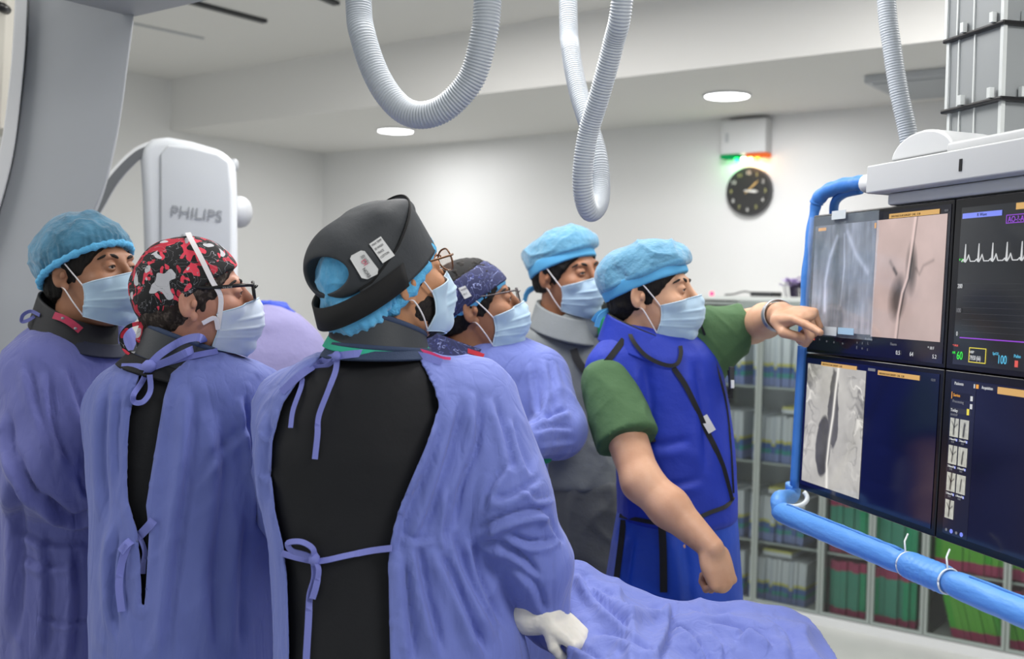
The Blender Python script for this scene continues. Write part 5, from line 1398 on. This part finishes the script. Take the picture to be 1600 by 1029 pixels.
# two tie straps: one over the crown, one round the nape
sidep = G[16, -1]
strip('mask_strap', [sidep+H.M@np.array([.002, 0, 0]), H.w((.076, .052, .000)), H.w((.084, .040, .036)), H.w((.084, .026, .080)), H.w((.066, .012, .118)), H.w((.030, .004, .138)), H.w((-.03, .004, .138)), H.w((-.07, .01, .115)), H.w((-.088, .03, .05)), G[16, 0]], .010, M_loop, mk, nrm=H.M@np.array([1., 0, .6]), twist=[0])
strip('mask_strap', [sidep+H.M@np.array([.002, 0, -.004]), H.w((.076, .035, -.038)), H.w((.076, .01, -.045))], .009, M_loop, mk, nrm=H.M@np.array([1., 0, 0]), twist=[.3])
mb = MB(); fr = glasses(H, T, mat('black_frame', '0c0b0c', .25), 'rect', .0030, .010, .008)
text('temple_print', 'TRADE', H.w((.0885, .058, .018)), H.M[:, 1], H.M[:, 2], .0045, M_alu, fr, .0002)
ap = px_loft([(q[0]-1, q[1]+8, q[2]-14, q[3]-.016) for q in st2], D2, to_floor=.6)
apron = part('lead_apron', [ap], .008, M_apron, T, noise=(7, .006), sm=2)
oc1, _ = neck_collar('thyroid_collar', H, T, -.140, -.078, .076, .082, M_slate, M_navytrim, (.015, 0), cy=-.03)
oc2, _ = neck_collar('apron_neckline', H, T, -.162, -.135, .086, .092, M_apron, None, (0, 0), cy=-.035, fl=.3)
sl = [cone(P(392, 625, 2.32), P(415, 780, 2.36), .078, .072, .05), cone(P(415, 780, 2.36), P(470, 870, 2.48), .070, .048, .03), cone(P(185, 640, 2.32), P(195, 790, 2.42), .07, .07, .05), cone(P(195, 790, 2.42), P(280, 850, 2.56), .068, .045, .03)]
OP2 = [(226, 562), (212, 600), (203, 650), (198, 710), (199, 780), (214, 830), (219, 880), (221, 950), (226, 950), (230, 880), (233, 830), (228, 790), (236, 740), (246, 680), (256, 620), (268, 582), (300, 558), (330, 540), (240, 530)]
FL2 = [([(380, 615), (392, 700), (410, 790)], 8, .009), ([(300, 600), (296, 700), (280, 820), (262, 960), (255, 1040)], 12, .008), ([(340, 640), (345, 760), (330, 900), (335, 1030)], 16, .007), ([(290, 770), (350, 700), (400, 660)], 12, .004),
       ([(165, 600), (158, 700), (165, 820)], 9, .005), ([(180, 820), (172, 900), (180, 1000)], 8, .006), ([(195, 850), (190, 900), (196, 970)], 6, .004), ([(385, 800), (375, 900), (372, 1030)], 14, .007), ([(410, 700), (405, 760), (400, 830)], 8, .005), ([(185, 600), (180, 680), (182, 760)], 7, .004)]
gw = gown('surgical_gown', [px_loft(st2, D2, to_floor=.22)]+sl, .006, M_gown2, T, FL2, 4.1, .55, .8, OP2, 2.33)
gb = bvh_of(gw, apron, oc1, oc2)
strip('neck_tie', tiepts([(190, 572), (215, 572), (232, 574), (262, 566), (300, 556), (340, 548)], .007), .012, M_tie, gw, twist=[.1])
strip('tie_bow', [onto(gb, x, y, o_) for x, y, o_ in [(232, 572, .012), (252, 552, .02), (285, 532, .028), (312, 527, .034), (317, 538, .034), (296, 548, .026), (262, 564, .016), (235, 574, .012)]], .015, M_tie, gw, twist=[.2])
strip('tie_bow', [onto(gb, x, y, o_) for x, y, o_ in [(232, 574, .012), (222, 596, .016), (209, 616, .022), (210, 628, .026), (224, 627, .026), (235, 610, .02), (234, 585, .014)]], .011, M_tie, gw, twist=[.4])
mb = MB(); c0 = onto(gb, 233, 572, .014); mb.tube([c0-RIG*.013, c0-RIG*.005, c0+RIG*.005, c0+RIG*.013], [.006, .013, .013, .006], 10); mb.build('tie_knot', M_tie, gw, True)
strip('waist_tie', tiepts([(188, 862), (200, 848), (216, 838), (232, 822), (240, 812)], .010), .017, M_tie, gw, twist=[.5, .1])
strip('hanging_tie', tiepts([(218, 838), (226, 860), (224, 880), (223, 896)], .010), .010, M_tie, gw, twist=[.5, .1])
strip('hanging_tie', tiepts([(200, 850), (190, 880), (186, 915), (190, 955)], .010), .014, M_tie, gw, twist=[.3, -.2])

# ---------------------------------------------------------------- 3: man at left in profile, bouffant cap
D3 = 2.55
T = empty('person', [P(100, 800, D3)[0], D3, 0], 'person at the far left in profile with light blue bouffant cap and blue mask', 'person')
H = Head(142, 428, 2.5, (.93, -.36), .12, 0)
st3 = [(488, 88, 185, .06), (505, 62, 195, .085), (522, 38, 205, .11), (550, 14, 212, .135), (600, 0, 218, .16), (700, -12, 222, .17), (800, -8, 226, .17), (900, 0, 230, .18), (1029, 5, 238, .18)]
c_ = P(110, 900, D3)
arms = [cone(P(72, 590, 2.42), P(78, 745, 2.36), .05, .042), cone(P(78, 745, 2.36), P(195, 790, 2.45), .04, .028)]
body(H, [px_loft([(q[0]+3, q[1]+12, q[2]-12, q[3]-.02) for q in st3], D3, to_floor=.95)], arms, T, SK3, .0042, legs=legs_prims(c_[0], c_[1], .93, .07, 1, 0))
eyes(H, T); hair(H, T, low=-.066); facemask(H, T)
gather(H, (0, -.024, .042), (.100, .118, .104), M_bouf, T, (.062, -.022), h=.0035, bumps=1.1, rimm=M_bouf_rim, rim_r=.008)
o, rows = neck_collar('thyroid_collar', H, T, -.150, -.080, .080, .088, mat('collar_black', '17181c', .7, bump=(200, .2, .002)), None, (0, 0), cy=-.035, tilt=.04, fl=.25)
onk, _ = neck_collar('apron_neckline', H, T, -.160, -.130, .088, .098, M_navy, None, (0, 0), cy=-.03, fl=.14)
sl = [cone(P(70, 585, 2.44), P(76, 735, 2.38), .090, .092, .05), cone(P(76, 735, 2.38), P(185, 780, 2.45), .088, .055, .03)]
FL3 = [([(40, 560), (60, 640), (85, 720)], 10, .007), ([(75, 580), (80, 660), (110, 730)], 9, .007), ([(100, 570), (125, 640), (142, 720)], 9, .006), ([(10, 640), (20, 720), (60, 790)], 9, .009), ([(20, 700), (50, 770), (105, 808)], 9, .010), ([(60, 770), (110, 812), (150, 800)], 8, .010),
       ([(120, 740), (132, 770), (146, 765)], 7, .005), ([(25, 830), (80, 850), (140, 845)], 8, .006), ([(30, 870), (70, 885), (130, 878)], 8, .005), ([(18, 740), (28, 850), (20, 1000)], 12, .010), ([(60, 960), (100, 975), (150, 970)], 6, .004), ([(115, 850), (120, 940), (112, 1040)], 10, .006), ([(70, 820), (75, 930), (68, 1030)], 10, .006)]
gw = gown('surgical_gown', [px_loft(st3, D3, to_floor=.22)]+sl, .0065, M_gown3, T, FL3, 8.2, .8, .9)
gb = bvh_of(gw, onk, o)
strip('collar_piping', [onto(gb, x, y, .010, 2.4) for x, y in [(84, 492), (98, 497), (112, 505), (126, 516)]], .016, M_red, T, twist=[.1])
mb = MB()
for x, y in ((99, 497), (119, 513)): c0 = onto(gb, x, y, .02, 2.4); mb.tube([c0, c0-FWD*.006], .003, 8)
mb.build('snap_buttons', M_alu, T, True)
strip('neck_tie', [onto(gb, x, y, .012, 2.45) for x, y in [(62, 492), (48, 486), (36, 492), (34, 502), (44, 500), (54, 494)]], .008, M_gown3, gw, twist=[.4])

# ---------------------------------------------------------------- 4: man with navy lightning cap
D4 = 2.78
T = empty('person', [P(765, 800, D4)[0], D4, 0], 'person with folded arms in gown and navy cap with white lightning print', 'person')
H = Head(742, 482, 2.75, (1, .04), .25, 0)
st4 = [(522, 705, 812, .05), (535, 690, 835, .08), (552, 678, 858, .11), (585, 668, 872, .13), (650, 665, 868, .15), (720, 668, 855, .15), (800, 668, 858, .16), (1029, 668, 870, .17)]
c_ = P(765, 900, D4)
arms = [cone(P(842, 590, 2.76), P(872, 670, 2.65), .042, .034), cone(P(872, 670, 2.65), P(838, 686, 2.58), .034, .026)]
body(H, [px_loft([(q[0]+3, q[1]+14, q[2]-14, q[3]-.02) for q in st4], D4, to_floor=.95)], arms, T, SK4, .0045, legs=legs_prims(c_[0], c_[1], .93, .07, 1, 0))
eyes(H, T); hair(H, T, low=-.05); facemask(H, T)
M_bolt = bpy.data.materials.new('lightning_cap_cloth'); M_bolt.use_nodes = True; nt = M_bolt.node_tree; b = nt.nodes['Principled BSDF']; b.inputs['Roughness'].default_value = .8
tcn = nt.nodes.new('ShaderNodeTexCoord')
x = lines(16, .012, 3.0, lin('3a4280'), lin('232850'), 2.5); x = lines(13, .0055, 7.0, lin('98a2d4'), x, 3.0); nt.links.new(x.outputs[2], b.inputs['Base Color'])
n, off = cap_rim(H, .056, -.030)
pr = [H.ell((0, -.012, .030), (.0895, .1115, .100), .02), half(H, n, off, .004), half(H, -n, -(off+.072), .004)]
cap = part('surgeon_cap', pr, .003, M_bolt, T, noise=(20, .003))
pr = [H.ell((0, -.012, .032), (.0865, .1085, .099), .02), half(H, n, off+.071, .003)]
part('crown_panel', pr, .003, M_blk2, cap)
gather(H, (0, -.012, .026), (.085, .107, .090), M_cap_band, T, (.044, -.046), name='bouffant_cap', h=.0035, bumps=.1)
cb = bvh_of(cap); 
o, q = sticker([(716, 450), (727, 446), (737, 462), (726, 467)], M_stk, 'care_label'); o.parent = cap
ax = q[1]-q[0]; ay = q[0]-q[3]; nz_ = np.cross(ax, ay); nz_ /= np.linalg.norm(nz_)
for k_, s_ in enumerate(('WASH', '30 C')): text('label_print', s_, q[0]-ay*(.3+.4*k_)+ax*.1+nz_*.001, ax, ay, .0045, M_ink, o, .0001, xs=.9)
glasses(H, T, mat('thin_dark_frame', '4a4448', .3, .3), 'rect', .0014, .006, .010)
o, rows = neck_collar('thyroid_collar', H, T, -.150, -.082, .080, .086, M_bolt, None, (0, 0), cy=-.035, fl=.3)
sl = [cone(P(842, 590, 2.74), P(874, 672, 2.64), .075, .062, .05), cone(P(874, 672, 2.64), P(835, 688, 2.56), .060, .040, .02), cone(P(720, 600, 2.9), P(720, 680, 2.7), .07, .06, .05)]
FL4 = [([(855, 560), (862, 620), (850, 665)], 7, .006), ([(830, 560), (838, 620), (842, 650)], 6, .005), ([(830, 662), (860, 650), (890, 640)], 7, .008), ([(834, 676), (860, 668), (896, 670)], 5, .004), ([(840, 695), (870, 690), (900, 688)], 5, .003), ([(780, 580), (785, 640), (790, 700)], 9, .005)]
gw = gown('surgical_gown', [px_loft(st4, D4, to_floor=.22)]+sl, .0065, M_gown, T, FL4, 12.2, .7, .9)
gb = bvh_of(gw)
strip('collar_piping', [onto(gb, x, y, .022, 2.7) for x, y in [(692, 516), (706, 532), (725, 545), (745, 552), (756, 556)]], .011, M_red2, T, twist=[.1])
part('scrub_sleeve', [cone(P(826, 690, 2.60), P(830, 712, 2.62), .030, .028, .01), cone(P(838, 706, 2.62), P(852, 712, 2.62), .020, .018, .01)], .004, mat('green_scrub', '168a5c', .8, bump=(60, .4, .004)), T, noise=(50, .004))

# ---------------------------------------------------------------- 5: man in the grey apron
D5 = 3.25
T = empty('person', [P(900, 800, D5)[0], D5, 0], 'person in grey lead apron and collar with light blue cap, at the back', 'person')
H = Head(886, 430, 3.2, (.70, -.71), .04, -.10)
M_ga = mat('grey_lead_apron', '6e7375', .8, bump=(300, .4, .002), bump2=(8, .35, .02), var=('666b6d', 6)); M_gc = mat('grey_collar', '7f8486', .8, bump=(300, .5, .002))
M_gd = mat('dark_grey_skirt', '4a4d50', .8, bump=(300, .4, .002), bump2=(8, .4, .02))
st5 = [(500, 852, 935, .06), (512, 835, 960, .09), (530, 822, 978, .12), (570, 815, 985, .135), (650, 818, 985, .14), (758, 830, 980, .15)]
c_ = P(900, 900, D5)
arms = [cone(P(845, 560, 3.25), P(855, 680, 3.2), .05, .04), cone(P(855, 680, 3.2), P(870, 740, 3.2), .038, .028), cone(P(960, 560, 3.3), P(965, 680, 3.3), .05, .04), cone(P(965, 680, 3.3), P(950, 740, 3.28), .038, .028)]
body(H, [px_loft([(q[0]+3, q[1]+8, q[2]-8, q[3]-.02) for q in st5], D5, to_floor=.95)], arms, T, SK4, .0048, legs=legs_prims(c_[0], c_[1], .93, .07, .5, -.8))
eyes(H, T); hair(H, T, low=-.045); facemask(H, T)
def tie_cap(H, T, lump=0, rim=(.060, -.030)):
    n, off = cap_rim(H, *rim)
    pr = [H.ell((0, -.020, .042), (.092, .116, .092), .02), H.ell((0, .02, .082), (.072, .082, .058), .03), H.ell((0, -.07, .05), (.07, .06, .06), .03), half(H, n, off+.022, .008)]
    V, F = surface(pr, .0035); N = normals(V, F); V = V+N*(vnoise(V*16)*.016+np.clip(ridged(V*14), 0, 1)**3*.006)[:, None]
    cap = fastmesh('surgical_cap', V, F, M_cap_thin, T)
    pr = [H.ell((0, -.016, .034), (.0915, .115, .100), .02), half(H, n, off, .004), half(H, -n, -(off+.036), .004)]
    part('cap_band', pr, .003, M_cap_band, cap, noise=(20, .004))
    strip('cap_tie', [H.w(p) for p in [(.03, -.105, -.03), (.045, -.125, -.045), (.05, -.135, -.07)]], .014, M_cap_band, cap, twist=[.4])
    strip('cap_tie', [H.w(p) for p in [(.02, -.105, -.03), (.03, -.13, -.035), (.03, -.15, -.055)]], .013, M_cap_band, cap, twist=[.1])
    return cap
tie_cap(H, T, rim=(.058, -.010))
top5 = part('lead_apron', [px_loft(st5, D5), cone(P(845, 560, 3.22), P(850, 680, 3.14), .085, .075, .05), cone(P(965, 555, 3.3), P(975, 690, 3.3), .075, .075, .05)], .008, M_ga, T, sm=2, disp=lambda V, N: crumple(V, .6, 3.3, .6))
sk = part('apron_skirt', [px_loft([(740, 838, 985, .145), (800, 842, 985, .15), (900, 850, 990, .155)], D5, to_floor=.45)], .009, M_gd, T, sm=2, disp=lambda V, N: crumple(V, .8, 5.3, .9))
H2 = Head(892, 440, 3.2, (.70, -.71), 0, 0)
neck_collar('thyroid_collar', H2, T, -.155, -.085, .080, .088, M_gc, None, (0, 0), cy=-.015, th=.012, fl=.25)
pr = [ellip(P(905, 512, 3.155), np.array([.066, .022, .050]), .02)]
part('collar_flap', pr, .005, M_gc, T, noise=(20, .006))
gb = bvh_of(top5)
strip('shoulder_strap', [onto(gb, x, y, .008, 3.1) for x, y in [(896, 545), (902, 562), (914, 578), (930, 590)]], .022, mat('black_webbing', '111214', .7), T, twist=[.05])
strip('shoulder_strap', [onto(gb, x, y, .008, 3.1) for x, y in [(946, 520), (944, 540), (948, 560), (944, 580)]], .024, MATS['black_webbing'], T, twist=[.05])
strip('lanyard', [onto(gb, x, y, .010, 3.1) for x, y in [(946, 488), (952, 500), (960, 520)]], .006, M_loop, T, twist=[.05])
pr = [ellip(P(940, 508, 3.14), np.array([.012, .02, .045]), .01)]; part('scrub_neckline', pr, .004, MATS['green_scrub'], T)

# ---------------------------------------------------------------- 6: man in the blue vest pointing at the screen
D6 = 2.78
T = empty('person', [P(1055, 800, D6)[0], D6, 0], 'person in royal blue lead vest over green scrubs, pointing a finger at the monitor', 'person')
H = Head(1018, 461, 2.75, (.93, -.37), .10, 0)
M_vest = mat('royal_blue_vest', '1a33a6', .62, bump=(9, .35, .02), bump2=(200, .15, .002), spec=.4); M_vest2 = mat('royal_blue_skirt', '1545b4', .5, bump=(8, .4, .02), spec=.5)
M_scrub = mat('olive_green_scrub', '3f5f3c', .85, bump=(40, .4, .006), bump2=(400, .3, .001)); M_web = MATS['black_webbing']
st6 = [(503, 985, 1062, .06), (515, 968, 1085, .085), (530, 955, 1105, .105), (555, 948, 1122, .12), (590, 945, 1132, .125), (640, 955, 1140, .13), (700, 962, 1148, .14), (760, 964, 1151, .145), (812, 965, 1152, .15)]
c_ = P(1055, 900, D6)
sR, eR, wR = P(952, 606, 2.70), P(1003, 752, 2.56), P(1112, 856, 2.46)
sL, eL, wL = P(1105, 520, 2.80), P(1176, 509, 2.80), P(1221, 490, 2.60)
arms = [cone(sR, eR, .054, .046, .03), cone(eR, eR*.6+wR*.4, .047, .046, .02), cone(eR*.6+wR*.4, wR, .046, .028, .02), cone(sL, eL, .050, .042, .03), cone(eL, eL*.55+wL*.45, .042, .041, .02), cone(eL*.55+wL*.45, wL, .041, .029, .02)]
fist = hand_prims(wR, (.30, -.10, -.93), (.50, -.86, .0), (.8, .3, 0), [(1.25, 1.45, .9), (1.3, 1.5, .9), (1.3, 1.5, .9), (1.3, 1.5, .9)], (.35, .35), .98)
tip = P(1297, 514, 2.62)
Dp = P(1284, 499, 2.46)-wL; Dp /= np.linalg.norm(Dp)
point = hand_prims(wL, Dp, -FWD*.62+UPV*.78, -UPV*.6-FWD*.5, [(.18, .08, .06), (1.15, 1.3, .9), (1.25, 1.4, .9), (1.25, 1.4, .9)], (.3, .5), 1.06)
body(H, [px_loft([(q[0]+3, q[1]+12, q[2]-12, q[3]-.02) for q in st6], D6, to_floor=.95)], arms+fist+point, T, SK6, .0032, legs=legs_prims(c_[0], c_[1], .93, .07, .5, -.8))
eyes(H, T); hair(H, T, low=-.072); facemask(H, T); tie_cap(H, T, rim=(.054, -.012))
# scrub sleeves
def sleeve_part(a, b, ra, rb, cutoff, m, extra=(), nm='scrub_sleeve'):
    a = np.array(a); b = np.array(b); d = (b-a)/np.linalg.norm(b-a)
    pr = [cone(a, b+d*.05, ra, rb, .03)]+list(extra)+[Prim(lambda p: (p-b)@d, b, 9, .003, '&')]
    V, F = surface(pr, .0045); V = smooth_mesh(V, F, 1); N = normals(V, F); V = V+N*crumple(V, .6, 2.2, .8)[:, None]
    return fastmesh(nm, V, F, m, T)
dR = (eR-sR)/np.linalg.norm(eR-sR); dL = (eL-sL)/np.linalg.norm(eL-sL)
sleeve_part(sR-dR*.012, sR+dR*.15, .063, .076, 0, M_scrub)
sleeve_part(sL-dL*.05, sL+dL*.095, .058, .064, 0, M_scrub, [cone(P(1085, 560, 2.79), P(1118, 545, 2.79), .07, .050, .04), cone(P(1100, 520, 2.79), P(1098, 590, 2.79), .05, .030, .05), cone(P(1145, 520, 2.80), P(1112, 590, 2.80), .045, .022, .04)])
FL6 = [([(1000, 560), (1010, 640), (1005, 720)], 14, .006), ([(1080, 560), (1095, 650), (1100, 740)], 12, .005), ([(980, 690), (1030, 700), (1080, 690)], 12, .004), ([(970, 760), (1030, 765), (1100, 750)], 9, .004)]
vest = gown('lead_vest', [px_loft(st6, D6), cone(P(990, 535, 2.76), P(955, 578, 2.74), .055, .050, .06), cone(P(955, 578, 2.74), P(985, 650, 2.74), .050, .05, .06)], .006, M_vest, T, FL6, 7.7, .35, .5)
o, rows = neck_collar('thyroid_collar', H, T, -.150, -.082, .078, .090, M_vest, None, (.0, 0), cy=-.020, th=.008, tilt=.035, fl=.25)
mb = MB(); mb.tube(rows[4]+[rows[4][0]], .004, 8, caps=False); mb.build('collar_trim', M_web, o, True)
st6b = [(775, 968, 1146, .135), (840, 957, 1152, .14), (900, 948, 1156, .145), (945, 943, 1158, .15)]
skirt = gown('lead_skirt', [px_loft(st6b, D6, to_floor=.42)], .007, M_vest2, T, [([(985, 830), (975, 900), (970, 960)], 10, .006), ([(1060, 830), (1070, 900), (1075, 950)], 12, .005)], 9.7, .4, .9)
gb = bvh_of(vest, skirt)
web = lambda pts, w_, nm='black_binding', off_=.004, m=M_web, dd=2.7: strip(nm, [onto(gb, x, y, off_, dd) for x, y in pts], w_, m, vest, twist=[0], n=5)
web([(975, 530), (952, 560), (935, 580)], .016); web([(920, 592), (932, 578), (950, 574), (968, 588), (984, 612), (1000, 640), (1012, 662), (1022, 690)], .010, dd=2.66)
web([(982, 508), (988, 530), (1010, 556), (1040, 570), (1058, 568), (1064, 552), (1063, 540)], .010, off_=.010)
web([(1052, 574), (1070, 600), (1088, 636), (1104, 672), (1118, 700), (1130, 730), (1138, 760), (1143, 782)], .013)
web([(968, 805), (1000, 812), (1040, 818), (1080, 812), (1110, 800), (1135, 790), (1146, 776)], .010)
web([(1092, 500), (1108, 540), (1125, 590), (1136, 640), (1142, 700), (1146, 770)], .006)
web([(1034, 818), (1036, 860), (1037, 925)], .018, 'skirt_strap', .006); web([(974, 812), (970, 850), (962, 912)], .015, 'skirt_strap', .006); web([(1140, 578), (1142, 600), (1141, 622)], .012, dd=2.72)
p0 = onto(gb, 1106, 664, .008); mb = MB(); strip('name_tag', [onto(gb, 1099, 650, .009), onto(gb, 1106, 662, .010), onto(gb, 1113, 674, .009)], .020, M_stk, vest, twist=[.1])
# pens in the vest edge
c0 = P(1143, 590, 2.70); MB().obox(c0, RIG, FWD, UPV, .006, .006, .028).build('dosimeter_clip', M_dark, vest, bevel=.002); MB().obox(c0-UPV*.015-FWD*.012, RIG, FWD, UPV, .004, .004, .010).build('clip_badge', M_white, vest, bevel=.001)
# wristwatch on the pointing arm
ax_ = (wL-eL)/np.linalg.norm(wL-eL); wc = wL-ax_*.024
u_ = np.cross(ax_, FWD); u_ /= np.linalg.norm(u_); v_ = np.cross(ax_, u_)
mb = MB()
for o_ in (-.0066, -.0033, 0, .0033, .0066):
    mb.tube([wc+ax_*o_+(u_*math.cos(a)+v_*math.sin(a))*.0375 for a in np.linspace(0, 2*math.pi, 33)], .0023, 6, caps=False)
wt = mb.build('wristwatch', mat('steel_bracelet', 'a9adb2', .3, .8, bump=(300, .5, .002)), T, True)
wt_p = wc+(-FWD*.9+UPV*.3)/np.linalg.norm(-FWD*.9+UPV*.3)*.035
disc('watch_face', wt_p, -FWD*.9+UPV*.3, .014, mat('watch_face', '9aa0a4', .3, .4), wt, .007, 24)
ringc = point[8].c if False else None

# ---------------------------------------------------------------- 7: stooping figure behind
D7 = 3.25
T = empty('person', [P(380, 800, D7)[0], D7, 0], 'person in faded lilac gown and royal blue cap bending over, mostly hidden', 'person')
H = Head(420, 560, 3.42, (.2, .9), -.9, 0)
st7 = [(478, 385, 430, .05), (486, 360, 455, .09), (500, 330, 478, .12), (520, 240, 498, .14), (550, 205, 512, .17), (600, 200, 520, .18), (750, 210, 515, .18), (900, 215, 515, .18)]
c_ = P(360, 900, D7)
body(H, [px_loft([(q[0]+6, q[1]+10, q[2]-10, q[3]-.03) for q in st7], D7, to_floor=.9)], [], T, SK2, .007, legs=legs_prims(c_[0], c_[1], .9, .07, 0, 1))
gown('surgical_gown', [px_loft(st7, D7, to_floor=.25)], .009, M_lilac, T, [([(215, 510), (225, 535), (240, 560)], 6, .006)], 15.5, .6, .8)
cb7 = [ellip(P(428, 490, 3.30), np.array([.058, .05, .036]), .01), ellip(P(408, 485, 3.30), np.array([.03, .04, .022]), .01), ellip(P(446, 498, 3.30), np.array([.030, .04, .024]), .01)]
V, F = surface(cb7, .004); N = normals(V, F); V = V+N*(np.clip(ridged(V*32), 0, 1)**2*.006+vnoise(V*45)*.006)[:, None]
fastmesh('bouffant_cap', V, F, mat('royal_blue_cap', '2340ae', .7, bump=(90, .6, .006)), T)

# ================================================================== draped patient table
TD = 2.35
tb = empty('operating_table', [P(1000, 960, TD)[0], P(1000, 960, TD)[1], 0], 'operating table standing under the periwinkle drape in front of the blue vest', 'operating table')
c0 = P(1020, 960, 2.25); X0, Y0 = c0[0], c0[1]
mb = MB(); mb.obox([X0+.02, Y0-.40, .74], [1, 0, 0], [0, 1, 0], [0, 0, 1], .20, .38, .03); mb.build('table_top', M_lgrey, tb, bevel=.01)
mb = MB(); mb.obox([X0+.02, Y0-.4, .37], [1, 0, 0], [0, 1, 0], [0, 0, 1], .08, .14, .335); mb.build('pedestal', M_white, tb, bevel=.01)
mb = MB(); mb.obox([X0+.02, Y0-.4, .02], [1, 0, 0], [0, 1, 0], [0, 0, 1], .22, .36, .02); mb.build('base_plate', M_grey, tb, bevel=.008)
# drape: outline of its top as seen, hanging sides
crest = [(780, 880, 2.30, .05), (860, 885, 2.26, .05), (900, 886, 2.22, .05), (940, 906, 2.22, .05), (985, 922, 2.20, .05), (1045, 942, 2.18, .05), (1100, 944, 2.20, .05), (1160, 944, 2.22, .05), (1215, 955, 2.22, .05), (1248, 985, 2.2, .045), (1256, 1040, 2.18, .04)]
pr = []
for (x, y, d, r_), (x2, y2, d2, r2) in zip(crest[:-1], crest[1:]): pr.append(cone(P(x, y, d)-[0, 0, r_], P(x2, y2, d2)-[0, 0, r2], r_, r2, .03))
for k_ in range(1, 9):      # rows coming towards the viewer, gently falling
    for (x, y, d, r_), (x2, y2, d2, r2) in zip(crest[:-1], crest[1:]):
        if k_ > 1 and x < 850: continue
        sx_ = .035*k_ if x < 905 else 0
        a = P(x, y, d)+np.array([sx_, -.10*k_, -.018*k_-r_]); b_ = P(x2, y2, d2)+np.array([0, -.10*k_, -.018*k_-r2]); pr.append(cone(a, b_, r_, r2, .06))
c1 = P(1000, 960, 2.2)
pr.append(loft([(.30, c1[0]+.08, c1[1]-.42, .27, .50), (.80, c1[0]+.07, c1[1]-.42, .25, .47)], 0, .05, 5))
FLD = [([(905, 890), (925, 930), (960, 965), (985, 985)], 8, .010), ([(900, 895), (960, 935), (1010, 955), (1050, 945)], 9, .006), ([(1050, 940), (1044, 990), (1020, 1040)], 8, .010), ([(1048, 975), (1085, 1000), (1110, 1040)], 7, .010), ([(925, 990), (980, 1000), (1040, 1035)], 9, .007), ([(1100, 970), (1160, 985), (1200, 1005)], 8, .007), ([(1150, 1000), (1180, 990), (1210, 1010)], 6, .008), ([(850, 990), (900, 1010), (950, 1040)], 9, .007),
       ([(1110, 985), (1130, 1010), (1128, 1040)], 6, .006), ([(960, 920), (990, 945), (1040, 960)], 7, .005), ([(1075, 950), (1110, 960), (1150, 955)], 6, .004), ([(1200, 965), (1230, 990), (1240, 1030)], 8, .006), ([(870, 910), (880, 960), (905, 985)], 9, .007)]
V, F = surface(pr, .0065); V = smooth_mesh(V, F, 2); N = normals(V, F)
q_ = V+3.7; wob = np.stack([vnoise(q_*6), vnoise(q_*6+7), vnoise(q_*6+13)], 1)*.06; q_ = q_+wob
hh = vnoise(q_*np.array([6, 8, 8]))*.034+np.clip(ridged(q_*np.array([6, 3, 6])), 0, 1)**3*.016+np.clip(ridged(q_*np.array([13, 8, 10])+9), 0, 1)**3*.006+np.clip(ridged(q_*np.array([9, 16, 12])+4), 0, 1)**2*.005*np.clip(vnoise(q_*3)*4+.4, 0, 1)-.008
V = V+N*hh[:, None]; V = V+N*folds(V, N, FLD)[:, None]
o = fastmesh('surgical_drape', V, F, M_gown, None)
tag(o, 'crumpled periwinkle drape covering the operating table at the bottom of the picture', 'drape')
